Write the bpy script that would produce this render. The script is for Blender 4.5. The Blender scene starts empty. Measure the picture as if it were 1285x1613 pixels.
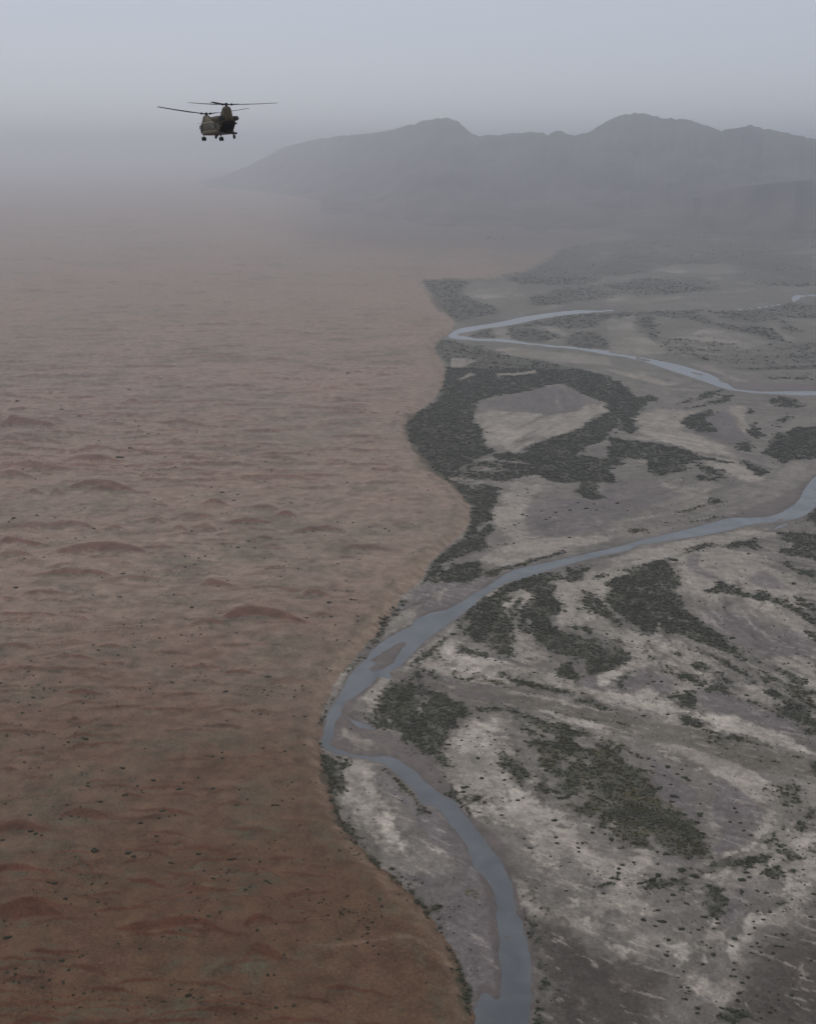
import bpy, bmesh, math, random
import numpy as np
from mathutils import Vector, Matrix

# ------------------------------------------------------------------ camera
PW, PH, FPX = 1285.0, 1613.0, 1900.0          # photo size and focal length in photo pixels
HOR = 235.0                                    # row of the true horizon
CAMZ = 350.0                                   # metres above the flood plain
PITCH = math.atan((PH / 2 - HOR) / FPX)
scene = bpy.context.scene
COL = scene.collection
cam_d = bpy.data.cameras.new('camera')
cam = bpy.data.objects.new('camera', cam_d)
COL.objects.link(cam)
cam_d.sensor_fit = 'VERTICAL'
cam_d.sensor_height = 24.0
cam_d.lens = 24.0 * FPX / PH
cam_d.clip_start = 1.0
cam_d.clip_end = 120000.0
cam.location = (0, 0, CAMZ)
cam.rotation_euler = (math.pi / 2 - PITCH, 0, 0)
scene.camera = cam

# ------------------------------------------------------------------ light
SUN_EL, SUN_AZ = math.radians(48), math.radians(-20)   # azimuth from +Y, negative = left
VEIL = 0.75
wd = bpy.data.worlds.new('World')
scene.world = wd
wd.use_nodes = True
nt = wd.node_tree
bg = nt.nodes['Background']
sky = nt.nodes.new('ShaderNodeTexSky')
sky.sky_type = 'NISHITA'
sky.sun_disc = False
sky.sun_elevation = SUN_EL
sky.sun_rotation = SUN_AZ
sky.altitude = 300
sky.air_density = 0.9
sky.dust_density = 1.0
sky.ozone_density = 2.6
# thin dusty overcast: most of the clear-sky colour is veiled by an even grey-blue cloud layer
veil = nt.nodes.new('ShaderNodeMix'); veil.data_type = 'RGBA'
veil.inputs['Factor'].default_value = VEIL
nt.links.new(sky.outputs[0], veil.inputs[6])
veil.inputs[7].default_value = (9.9, 10.4, 11.7, 1)
nt.links.new(veil.outputs[2], bg.inputs['Color'])
bg.inputs['Strength'].default_value = 0.075
sd_ = bpy.data.lights.new('sun', 'SUN')
sun = bpy.data.objects.new('sun', sd_)
COL.objects.link(sun)
sd_.energy = 1.5
sd_.angle = math.radians(14)
sd_.color = (1.0, 0.90, 0.80)
sdir = Vector((math.sin(SUN_AZ) * math.cos(SUN_EL), math.cos(SUN_AZ) * math.cos(SUN_EL), math.sin(SUN_EL)))
sun.rotation_euler = (-sdir).to_track_quat('-Z', 'Y').to_euler()
sun.location = sdir * 3000

vs = scene.view_settings
vs.view_transform = 'Standard'
vs.look = 'None'
vs.gamma = 1.0
vs.use_curve_mapping = False
vs.exposure = -0.34
cy = scene.cycles
cy.use_denoising = True
cy.volume_bounces = 1
cy.max_bounces = 6
cy.diffuse_bounces = 2
cy.use_adaptive_sampling = False
HAZE = 1.45e-4
HAZE_COL = (0.86, 0.89, 0.94)
HAZE_G = 0.74

# ------------------------------------------------------------------ helpers
CP, SP = math.cos(PITCH), math.sin(PITCH)

def ray(px, py):
    u = (px - PW / 2) / FPX
    v = -(py - PH / 2) / FPX
    return (u, v * SP + CP, v * CP - SP)

def at(px, py, z=0.0):
    d = ray(px, py)
    t = (z - CAMZ) / d[2]
    return (d[0] * t, d[1] * t)

TILES = dict(A=(640, 340, .2529), B=(960, 340, .2529), C=(630, 540, .2529), D=(960, 540, .2529), E=(630, 740, .2529),
             F=(960, 740, .2529), G=(480, 940, .2529), H=(800, 940, .2529), I=(1085, 940, .15564), J=(480, 1140, .2529),
             K=(800, 1140, .2529), L=(1040, 1140, .19066), M=(600, 1380, .2179), N=(820, 1380, .2023), O=(1040, 1380, .19066),
             Q1=(0, 560, .2568), Q2=(320, 560, .2568), Q3=(0, 770, .2568), Q4=(320, 770, .2568), Q5=(0, 980, .2568),
             Q6=(280, 980, .2568), Q7=(0, 1190, .2568), Q8=(280, 1190, .2568), BL=(0, 1150, .498), P=(0, 0, 1.0))

def tp(s):
    """'A 1,2 3,4 B 5,6' -> list of photo pixels (survey points read off the picture in tiles)."""
    out, t = [], TILES['P']
    for w in s.split():
        if w in TILES:
            t = TILES[w]
        else:
            x, y = w.split(',')
            if x == '1285' and t[0] == 630: x = 1312          # neighbouring survey tiles meet
            if x == '0' and t[0] == 960: x = -14
            out.append((t[0] + float(x) * t[2], t[1] + float(y) * t[2]))
    return out

def gp(s, z=0.0):
    return np.array([at(x, y, z) for x, y in tp(s)])

def hash2(ix, iy, seed):
    h = (ix.astype(np.int64) * 374761393 + iy.astype(np.int64) * 668265263 + seed * 1442695041) & 0xffffffff
    h = ((h ^ (h >> 13)) * 1274126177) & 0xffffffff
    h = ((h ^ (h >> 16)) * 2246822519) & 0xffffffff
    return (h ^ (h >> 15)) & 0xffffffff

def gn(x, y, seed=0):
    """2-D gradient noise, about -1..1"""
    ix, iy = np.floor(x), np.floor(y)
    fx, fy = x - ix, y - iy
    ux = fx * fx * fx * (fx * (fx * 6 - 15) + 10)
    uy = fy * fy * fy * (fy * (fy * 6 - 15) + 10)
    def g(dx, dy):
        a = hash2(ix + dx, iy + dy, seed) * (2 * math.pi / 4294967296.0)
        return np.cos(a) * (fx - dx) + np.sin(a) * (fy - dy)
    n0 = g(0, 0) * (1 - ux) + g(1, 0) * ux
    n1 = g(0, 1) * (1 - ux) + g(1, 1) * ux
    return (n0 * (1 - uy) + n1 * uy) * 1.5

def fbm(x, y, seed=0, octv=4, gain=.5):
    s, a, t = 0, 1.0, 0
    for o in range(octv):
        s = s + a * gn(x * 2 ** o + 17.3 * o, y * 2 ** o - 9.1 * o, seed + o * 31)
        t += a
        a *= gain
    return s / t

def sst(a, b, x):
    t = np.clip((x - a) / (b - a), 0, 1)
    return t * t * (3 - 2 * t)

def seg_dist(X, Y, P, closed=True):
    d = np.full(X.shape, 1e18)
    n = len(P)
    for i in range(n if closed else n - 1):
        a, b = P[i], P[(i + 1) % n]
        ex, ey = b[0] - a[0], b[1] - a[1]
        L = ex * ex + ey * ey + 1e-9
        t = np.clip(((X - a[0]) * ex + (Y - a[1]) * ey) / L, 0, 1)
        dx, dy = X - a[0] - t * ex, Y - a[1] - t * ey
        d = np.minimum(d, dx * dx + dy * dy)
    return np.sqrt(d)

def inside(X, Y, P):
    r = np.zeros(X.shape, bool)
    n = len(P)
    for i in range(n):
        a, b = P[i], P[(i + 1) % n]
        if a[1] == b[1]:
            continue
        c = ((a[1] > Y) != (b[1] > Y)) & (X < (b[0] - a[0]) * (Y - a[1]) / (b[1] - a[1]) + a[0])
        r ^= c
    return r

def sdf(X, Y, P, margin):
    """signed distance (negative inside), exact within margin of the polygon's box, +margin beyond"""
    out = np.full(X.shape, float(margin))
    lo, hi = P.min(0) - margin, P.max(0) + margin
    m = (X > lo[0]) & (X < hi[0]) & (Y > lo[1]) & (Y < hi[1])
    if m.any():
        x, y = X[m], Y[m]
        d = seg_dist(x, y, P)
        d[inside(x, y, P)] *= -1
        out[m] = d
    return out

def soften(P, n=1):
    """one round of corner cutting"""
    for _ in range(n):
        Q = np.roll(P, -1, 0)
        P = np.stack([.75 * P + .25 * Q, .25 * P + .75 * Q], 1).reshape(-1, 2)
    return P

def tag(o, label=None, cat=None, group=None, kind=None):
    if label: o['label'] = label
    if cat: o['category'] = cat
    if group: o['group'] = group
    if kind: o['kind'] = kind
    return o
# ------------------------------------------------------------------ survey of the ground
BANK_PX = ('P 790,1960 770,1750 745,1613 735,1570 722,1530 712,1500 690,1465 672,1435 645,1410 615,1375 590,1350 565,1322 545,1300 530,1275 '
           '520,1250 515,1225 510,1200 506,1180 502,1165 502,1145 508,1120 520,1095 535,1070 556,1045 576,1020 592,1000 609,975 627,950 '
           '647,925 665,908 688,880 713,858 734,838 742,815 738,795 720,775 700,755 680,738 662,715 648,695 640,675 643,662 660,648 '
           '680,632 695,615 702,595 700,575 692,560 686,545 690,535 704,528 712,520 718,511 705,495 690,475 675,455 665,443 720,442 '
           '770,440 810,433 845,420 870,408 885,395 905,382 950,372 1010,367 1100,362 1285,357')
BANK = gp(BANK_PX)
DESERT = np.vstack([[(-60, -30000), (60, -600)], BANK, [(26000, BANK[-1][1] + 900), (26000, 60000), (-60000, 60000), (-60000, -30000)]])

RIVER = gp('M 640,1250 668,1060 685,920 715,870 750,840 790,860 825,888 875,860 870,760 860,600 855,450 840,330 825,260 850,220 830,170 805,90 '
           '770,40 740,0 J 1050,890 1010,760 985,715 950,680 900,610 850,550 800,505 730,500 705,455 660,400 610,345 555,300 510,255 '
           '440,235 380,220 250,195 190,187 130,152 105,100 112,60 G 112,860 130,780 155,700 185,655 220,610 255,540 290,480 340,420 385,390 '
           '405,345 450,300 520,255 605,210 665,180 690,140 760,105 880,80 960,45 1020,0 E 480,760 560,715 650,655 700,625 800,600 '
           '950,570 1100,535 1285,490 F 200,435 400,390 560,350 680,315 770,295 880,300 1000,290 1080,260 1140,220 1180,185 1200,140 '
           '1230,90 1285,35 1420,-80 1560,120 1285,225 1240,265 1200,290 1130,310 1050,325 930,330 850,345 740,375 600,405 430,430 250,455 '
           '170,470 130,495 60,515 0,525 E 1100,575 1040,590 900,630 780,670 700,690 640,710 610,730 540,770 480,810 460,840 G 1060,50 '
           '1000,90 950,130 860,190 790,240 740,285 690,330 640,380 610,420 580,440 540,460 530,480 540,515 490,505 470,490 440,510 '
           '410,545 380,570 350,590 300,625 250,660 235,690 230,735 215,745 200,760 185,800 172,860 J 165,80 165,110 160,130 200,158 '
           '260,176 350,198 400,208 450,204 490,198 550,205 620,245 680,290 730,340 770,385 830,425 880,455 930,480 980,550 1020,600 '
           '1060,650 1110,710 1140,760 1180,810 1220,840 1250,900 1280,980 M 940,60 955,120 960,180 985,220 980,270 1005,300 1015,350 '
           '1040,430 1065,500 1075,580 1090,660 1080,760 1085,870 1080,960 1065,1069 1050,1250')
UPPER = gp('A 245,755 310,705 400,690 540,670 640,650 720,630 850,612 950,598 1080,588 1200,590 1290,586 1290,592 1100,605 950,620 800,645 '
           '700,670 600,688 480,700 400,720 330,730 305,742 400,756 420,766 530,766 620,768 700,780 780,796 860,800 960,812 C 1010,18 '
           '1150,34 1285,50 D 0,62 100,75 200,90 330,115 450,140 560,175 640,200 700,235 750,265 780,290 860,297 960,305 1080,302 1200,302 1285,300 '
           '1600,296 1600,330 1285,325 1150,328 1060,318 960,315 850,307 760,295 690,280 600,245 500,210 400,180 300,145 240,125 150,100 '
           '60,82 0,76 C 1150,46 1010,29 860,20 A 860,808 760,800 700,795 600,783 450,775 330,770')
FAR1 = gp('B 690,587 850,578 960,565 1040,552 1080,545 1075,552 950,572 800,585')
FAR2 = gp('B 1130,515 1140,498 1285,489 1700,478 1700,487 1285,496 1190,503 1175,520 1140,540')
POOL = gp('G 255,742 300,765 340,775 370,787 400,803 432,832 380,822 330,806 285,775')
SIDE = gp('F 1000,380 1050,345 1110,330 1100,345 1050,365')
POOL2 = gp('G 590,75 610,55 628,58 606,76')
ISLES = [gp(s) for s in ('G 405,395 450,370 520,325 560,300 600,280 640,288 610,330 570,370 560,400 520,430 460,460 420,465 400,450 430,420 440,405',
                         'D 490,178 540,184 600,204 560,202', 'D 655,225 690,230 735,256 700,246', 'D 140,88 230,100 270,120 190,108',
                         'F 1000,318 1060,306 1120,300 1100,309 1040,320',
                         'M 885,440 905,425 925,445 905,465')]
WATERS = [('river', RIVER), ('river', UPPER), ('river', FAR1), ('river', FAR2), ('pool', POOL), ('river', SIDE), ('pool', POOL2)]

# soils: kind, softness (m), polygon.  p pale sand, q very pale, c purple-grey clay, m wet mud, d dry stream bed, b silt with dimmer light painted in
SOIL = [(k, s, gp(t)) for k, s, t in [
    ('p', 14, 'E 560,300 700,80 880,100 760,260 900,420 1285,410 1285,440 1000,520 620,610 500,560 700,440'),
    ('p', 18, 'F 0,540 160,500 500,440 900,370 1000,400 640,480 420,530 260,590 100,640 0,700'),
    ('p', 16, 'F 380,560 620,480 800,500 1000,560 1060,640 1285,720 1285,868 950,868 800,800 620,820 470,760 440,640'),
    ('p', 20, 'F 240,120 330,80 470,100 540,120 380,160 270,150'),
    ('p', 16, 'E 640,830 760,740 830,800 800,868 640,868'),
    ('p', 16, 'E 960,690 1060,700 1200,640 1285,620 1285,868 1000,868'),
    ('p', 12, 'G 620,420 700,340 800,280 880,260 1000,300 1130,380 1285,420 1285,560 1100,540 900,500 740,460 640,450'),
    ('q', 10, 'G 790,350 880,280 980,330 1100,400 1220,420 1100,460 900,440'),
    ('p', 14, 'H 0,420 200,460 400,530 560,590 800,620 1040,720 1285,830 1285,860 1000,760 700,700 400,610 0,480'),
    ('q', 10, 'H 600,580 800,600 900,550 940,620 1040,715 1160,770 1000,740 800,690 640,640'),
    ('p', 12, 'H 0,200 60,210 150,240 200,310 260,380 170,410 60,400 0,340'),
    ('p', 14, 'H 310,0 440,0 560,130 640,190 760,230 900,250 960,330 900,420 760,480 640,500 560,560 570,500 720,430 760,380 640,260 480,180 300,160 260,130 330,90'),
    ('q', 7, 'H 570,510 620,470 710,450 700,480 620,540 570,570'),
    ('p', 14, 'H 940,180 1010,260 1285,350 1285,560 1060,640 900,560 960,430 990,300'),
    ('q', 7, 'H 930,170 960,210 980,250 940,240'),
    ('p', 12, 'I 600,20 800,60 1000,130 1200,260 1200,340 1130,380 1020,320 880,240 700,130'),
    ('p', 10, 'I 700,620 900,600 1285,600 1285,900 1180,900 960,740'),
    ('q', 8, 'I 0,1170 130,1215 210,1180 300,1200 420,1215 600,1285 800,1335 1000,1410 600,1385 300,1310 0,1190'),
    ('p', 12, 'I 360,900 560,880 740,900 780,1000 800,1110 600,1060 420,960'),
    ('p', 12, 'J 930,40 1000,0 1285,-40 1285,500 1140,600 1020,560 960,420 900,280 860,220'),
    ('q', 9, 'J 1000,430 1285,560 1285,640 1150,600 1030,540'),
    ('q', 9, 'J 950,100 1030,10 1200,-20 1250,80 1120,180 990,190'),
    ('p', 16, 'J 250,215 330,215 420,330 480,540 600,680 610,810 480,740 370,640 300,560 240,430'),
    ('q', 6, 'J 430,580 520,570 575,650 590,770 540,740 470,660'),
    ('q', 3, 'J 770,755 830,770 870,800 880,830 830,800'),
    ('p', 10, 'G 400,520 470,495 540,520 500,620 440,700 400,760 380,640'),
    ('q', 8, 'K 0,400 120,440 300,560 380,660 250,640 110,600 0,580'),
    ('p', 12, 'K 0,560 300,640 420,660 560,820 720,868 800,760 880,760 830,900 700,988 600,988 360,760 180,690 0,640'),
    ('p', 14, 'K 130,700 260,660 330,740 330,860 250,900 180,820'),
    ('p', 10, 'L 0,170 300,215 600,310 760,370 870,470 920,560 860,660 780,620 640,520 500,430 330,360 180,260 0,210'),
    ('q', 4, 'L 30,230 100,270 175,310 150,320 80,290'),
    ('q', 4, 'L 250,345 300,365 280,375'),
    ('q', 5, 'L 390,405 470,420 500,445 400,430'),
    ('q', 8, 'L 330,0 700,0 900,50 1100,130 1285,230 1285,260 1000,190 800,130 640,90 460,50'),
    ('q', 5, 'L 835,735 900,745 930,800 900,880 850,930 790,960 762,895 800,870 840,820'),
    ('q', 5, 'L 490,1130 510,1070 620,1020 760,970 800,990 680,1050 560,1090 530,1140'),
    ('p', 10, 'L 560,1090 800,1000 1000,860 1100,800 1200,900 1285,870 1285,1311 900,1311 700,1200 620,1120'),
    ('q', 8, 'L 1110,900 1285,880 1285,1000 1180,1040 1090,1010'),
    ('q', 5, 'L 340,1311 400,1250 500,1190 600,1200 620,1260 560,1311'),
    ('p', 10, 'O 360,0 600,0 720,60 700,110 560,170 480,90 360,40'),
    ('q', 6, 'O 1000,60 1090,40 1160,60 1170,140 1120,220 1060,180 980,130'),
    ('p', 9, 'O 720,300 900,300 960,260 1180,60 1220,120 1100,320 940,420 860,400 760,500 690,720 640,740 640,600 700,440'),
    ('q', 6, 'O 720,310 860,310 930,340 840,400 760,430'),
    ('p', 8, 'O 340,500 460,460 520,430 480,560 380,570'),
    ('q', 6, 'O 120,570 220,580 260,640 230,700 150,720 130,650'),
    ('q', 6, 'O 310,560 370,600 390,680 340,690'),
    ('q', 5, 'O 350,310 470,330 500,400 440,430 380,400'),
    ('q', 6, 'O 560,540 640,540 640,680 590,680'),
    ('q', 6, 'O 240,840 360,840 390,880 320,980 270,960 280,900'),
    ('q', 6, 'O 460,1050 520,1000 600,950 640,900 640,960 590,1050 560,1100'),
    ('p', 9, 'O 130,740 260,760 440,880 640,860 620,980 480,1080 300,1000 130,910'),
    ('p', 14, 'N 0,20 70,20 100,130 200,220 420,340 560,330 700,380 650,460 520,470 420,440 250,330 100,320 30,240'),
    ('q', 7, 'N 370,190 420,220 450,260 400,260'),
    ('q', 6, 'N 480,340 560,350 540,400 450,400'),
    ('q', 6, 'N 680,500 740,520 800,590 840,640 760,670 720,640 680,570'),
    ('q', 3, 'N 660,800 760,840 880,880 880,900 780,880 680,825'),
    ('q', 4, 'N 175,600 195,600 200,660 215,690 180,690'),
    ('q', 3, 'N 450,930 520,1000 500,1000 455,950'),
    ('q', 4, 'N 1000,1070 1080,1060 1130,1080 1060,1110 1080,1150 1010,1110'),
    ('p', 12, 'N 560,240 720,60 860,60 930,0 960,20 860,160 900,200 1020,240 1030,300 860,230 720,260 600,330'),
    ('p', 9, 'M 950,10 1060,20 1150,170 1090,280 1060,240 1020,170'),
    # clay and mud
    ('c', 14, 'C 690,330 850,290 960,270 1080,300 1170,370 1110,425 950,450 800,435 700,400'),
    ('c', 10, 'C 500,365 640,350 720,395 600,400'),
    ('p', 10, 'C 450,470 500,540 530,620 640,640 700,700 800,640 900,600 1100,550 1270,420 1250,390 1170,380 1110,425 950,450 800,440 560,420'),
    ('p', 10, 'C 300,90 500,110 420,150 310,160'), ('p', 8, 'C 335,235 440,180 475,200 400,232'), ('p', 6, 'C 590,190 700,188 860,168 840,195 700,207 600,210'),
    ('c', 16, 'E 760,300 900,170 1285,200 1285,360 1000,420 800,410'),
    ('c', 16, 'F 0,70 250,60 450,150 320,200 0,340'),
    ('m', 10, 'F 700,320 800,260 1000,200 1150,120 1230,60 1200,150 1140,220 1040,270 900,300 770,295'),
    ('c', 8, 'F 470,600 500,530 550,530 570,610 700,690 600,670'),
    ('c', 12, 'F 860,690 900,650 980,640 1060,690 1110,750 980,745'),
    ('c', 12, 'I 60,180 250,150 420,160 700,260 820,380 980,330 1140,390 1285,520 1285,570 900,600 720,630 600,520 430,420 250,300'),
    ('c', 7, 'I 40,950 200,960 330,980 480,1040 600,1080 850,1180 1000,1240 1120,1310 1200,1414 1000,1410 800,1335 480,1215 560,1150 430,1190 320,1200 200,1150 60,1080'),
    ('c', 8, 'H 440,520 500,490 560,500 565,560 600,590 560,590 480,560'),
    ('c', 8, 'H 600,580 700,560 780,510 880,465 880,500 820,560 700,600'),
    ('c', 8, 'H 880,490 1000,500 1030,580 960,610 880,560'),
    ('c', 10, 'K 880,200 1000,300 1160,420 1220,700 1180,868 960,868 1000,840 1215,815 1200,700 1120,560 920,450'),
    ('c', 6, 'L 450,480 560,480 640,540 760,630 840,720 845,820 760,890 660,980 500,1070 420,1050 480,900 430,700'),
    ('c', 14, 'O 560,170 720,90 690,260 560,400 480,420 500,300'),
    ('b', 30, 'O 760,700 900,560 1150,380 1285,300 1500,300 1500,1500 700,1500 680,1100 700,900'),  # both b areas: weaker light close by, painted as darker silt
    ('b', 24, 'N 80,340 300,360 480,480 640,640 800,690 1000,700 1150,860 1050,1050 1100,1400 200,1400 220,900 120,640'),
    ('c', 12, 'J 420,240 700,520 830,540 960,700 1030,860 1100,988 1040,988 860,800 660,600 560,480'),
    ('c', 16, 'M 120,0 740,0 800,100 830,260 850,500 860,760 820,880 750,830 690,880 640,1000 560,640 460,420 380,290 220,100'),
    ('m', 5, 'M 690,0 745,0 810,100 830,180 850,225 826,262 845,400 858,600 868,860 826,886 792,858 752,838 714,868 690,850 720,800 780,785 830,830 845,740 820,600 800,400 780,180'),
    ('m', 5, 'G 200,740 280,750 420,840 600,868 J 700,180 830,230 920,420 960,520 900,460 830,424 770,384 725,335 680,290 620,245 550,205 400,190 260,176 160,120 180,0'),
    ('p', 9, 'J 260,10 330,60 420,150 480,170 400,180 300,160 230,60'),
    ('m', 4, 'G 150,868 190,760 235,690 300,625 410,545 470,490 440,560 330,640 260,720 240,740 280,760 200,800'),
    ('m', 3, 'J 930,480 1000,560 1100,620 1180,680 1230,760 1285,960 1285,988 1250,900 1220,840 1140,760 1060,650'),
    ('m', 3, 'M 940,60 990,120 1010,220 1030,300 1060,420 1085,520 1100,660 1110,760 1095,900 1100,1069 1068,1069 1085,870 1090,660 1065,500 1015,350 985,220'),
    ('m', 4, 'G 405,395 450,370 520,325 560,300 600,280 640,288 610,330 570,370 560,400 520,430 460,460 420,465 400,450 430,420 440,405'),
    ('c', 9, 'E 290,868 400,800 560,710 640,650 500,670 300,700 140,715 60,800 20,868'),
    ('p', 6, 'E 130,800 200,760 300,750 360,720 260,790 230,820 200,790'),
    ('p', 7, 'G 520,120 640,60 760,20 700,70 660,170 600,200 520,250 470,280 510,190'),
    ('m', 5, 'G 660,180 700,100 860,70 1000,0 960,50 880,84 760,108 692,142'),
    ('d', 7, 'G 540,460 620,470 760,520 900,540 1100,570 1285,600 H 250,640 500,690 800,760 1100,810 1285,860 L 400,80 800,200 1285,320 1285,480 900,400 700,380 300,220 0,150 H 740,868 500,800 300,740 0,690 G 1050,650 880,600 700,540 560,520'),
    ('m', 5, 'G 535,462 620,500 740,530 900,575 1100,600 H 0,640 0,665 G 1000,620 860,590 700,545 545,518'),
    ('p', 6, 'H 0,590 200,620 400,660 600,700 560,705 300,660 0,610'),
    ('q', 5, 'H 180,715 260,715 420,770 560,800 640,850 560,840 400,790 300,755'),
    ('p', 20, 'D 150,480 260,420 420,420 560,420 500,470 420,500 500,560 700,640 760,700 600,680 420,640 300,600 200,560'),
    ('p', 8, 'D 740,395 820,390 850,420 840,470 880,520 840,570 790,520 800,470 760,440'),
    ('p', 14, 'D 500,130 640,140 720,200 800,220 900,240 780,240 700,200 600,170'),
    ('c', 14, 'D 500,480 640,440 720,420 780,500 860,600 780,640 640,600 560,560'),
    ('p', 14, 'D 480,650 640,700 860,760 1000,840 860,868 760,820 560,740'),
    ('m', 10, 'D 800,240 1000,250 1285,270 1285,300 960,303 790,292'),
    ('p', 12, 'D 0,160 200,200 340,240 460,250 340,270 120,210 0,175'),
    ('p', 10, 'C 490,50 700,30 900,50 1285,90 1285,140 1000,120 700,85'),
    ('p', 16, 'A 370,480 500,450 700,470 760,520 560,530 450,510'),
    ('q', 3, 'A 1020,540 1050,530 1070,534 1040,546'),
    ('p', 14, 'A 560,640 900,560 1285,520 1285,580 1000,590 760,625 640,645'),
    ('c', 16, 'A 340,690 560,630 900,580 1285,490 1285,585 1080,585 850,608 640,646 400,686'),
    ('p', 8, 'A 540,700 640,690 650,775 560,770'),
    ('p', 8, 'A 330,735 430,715 520,700 400,745 330,750'),
    ('p', 9, 'A 760,680 900,680 1000,730 960,760 880,790 940,740 860,700'),
    ('p', 16, 'B 0,620 200,610 130,640 160,720 300,800 600,700 760,720 1000,790 700,868 0,868'),
    ('p', 10, 'B 970,655 1040,690 1090,740 1180,770 1100,780 1050,730'),
    ('p', 10, 'B 1150,700 1200,690 1190,715 1160,725'),
    ('p', 12, 'B 340,200 420,185 540,200 440,215'), ('p', 12, 'B 230,260 380,235 700,235 500,250 300,280'),
    ('p', 12, 'B 250,310 400,320 500,350 420,360 300,340'), ('p', 10, 'B 600,385 680,375 700,400 620,400'),
    ('p', 10, 'B 480,480 700,470 960,455 720,485'), ('p', 10, 'B 740,130 820,130 780,138'), ('p', 10, 'B 620,140 680,135 700,155 640,155'),
    ('p', 14, 'B 1130,300 1220,320 1180,335'), ('p', 10, 'B 760,405 880,410 960,430 800,425'), ('p', 16, 'B 0,430 200,520 500,500 300,540 0,560'),
]]

# thickets: label key, density, olive?, polygon
THICK = {
    'far_edge': 'hazy dark thicket on the far flood plain against the red sand',
    'far_plain': 'patchy streaks of dark scrub spread over the hazy far flood plain',
    'far_bend': 'dark scrub between the two arms of the far river bend',
    'far_right': 'long dark scrub belts beyond the far river at the right edge',
    'dune_foot': 'broad dark green thicket hugging the dune edge round the bare oval flat',
    'oval_south': 'ragged dark thicket along the near side of the bare oval flat',
    'mid_band': 'narrow dark scrub band crossing the middle of the flood plain',
    'mid_patches': 'small scrub patches near the pale braided flat below the far river',
    'mid_right': 'big dark thicket at the right edge above the middle river bend',
    'wedge': 'dark wedge of scrub between the dune edge and the middle river',
    'north_bank': 'thin scrub line along the upper bank of the middle river',
    'south_bank': 'dark thicket on the lower bank where the middle river turns',
    'arc_left': 'curving dark thicket belt with a blunt lower end on pale sand',
    'arc_mid': 'large dense curved thicket in the centre of the right flood plain',
    'arc_right': 'streaky scrub belts sweeping to the right edge below the middle river',
    'clay_rim': 'dark scrub rim round the lower clay pans at the right edge',
    'mid_clumps': 'loose dark clumps scattered round the small grey clay hollow',
    'channel': 'olive scrub lining the dry side channel',
    'block': 'dark four-sided thicket between the river bar and the dry channel',
    'big': 'largest olive dark thicket on the near flood plain',
    'big_left': 'small ragged thickets left of the largest olive thicket',
    'bank': 'dark bushes lining the foot of the red sand bank',
    'bar': 'olive fringe of plants along the near sand bar',
    'near_bank': 'dark bushes lining the right bank of the near river',
    'near_right': 'black-green thicket clumps on pale sand at the lower right',
    'wash': 'brown olive scrub in the fan where the dry channel ends at right',
}
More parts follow.
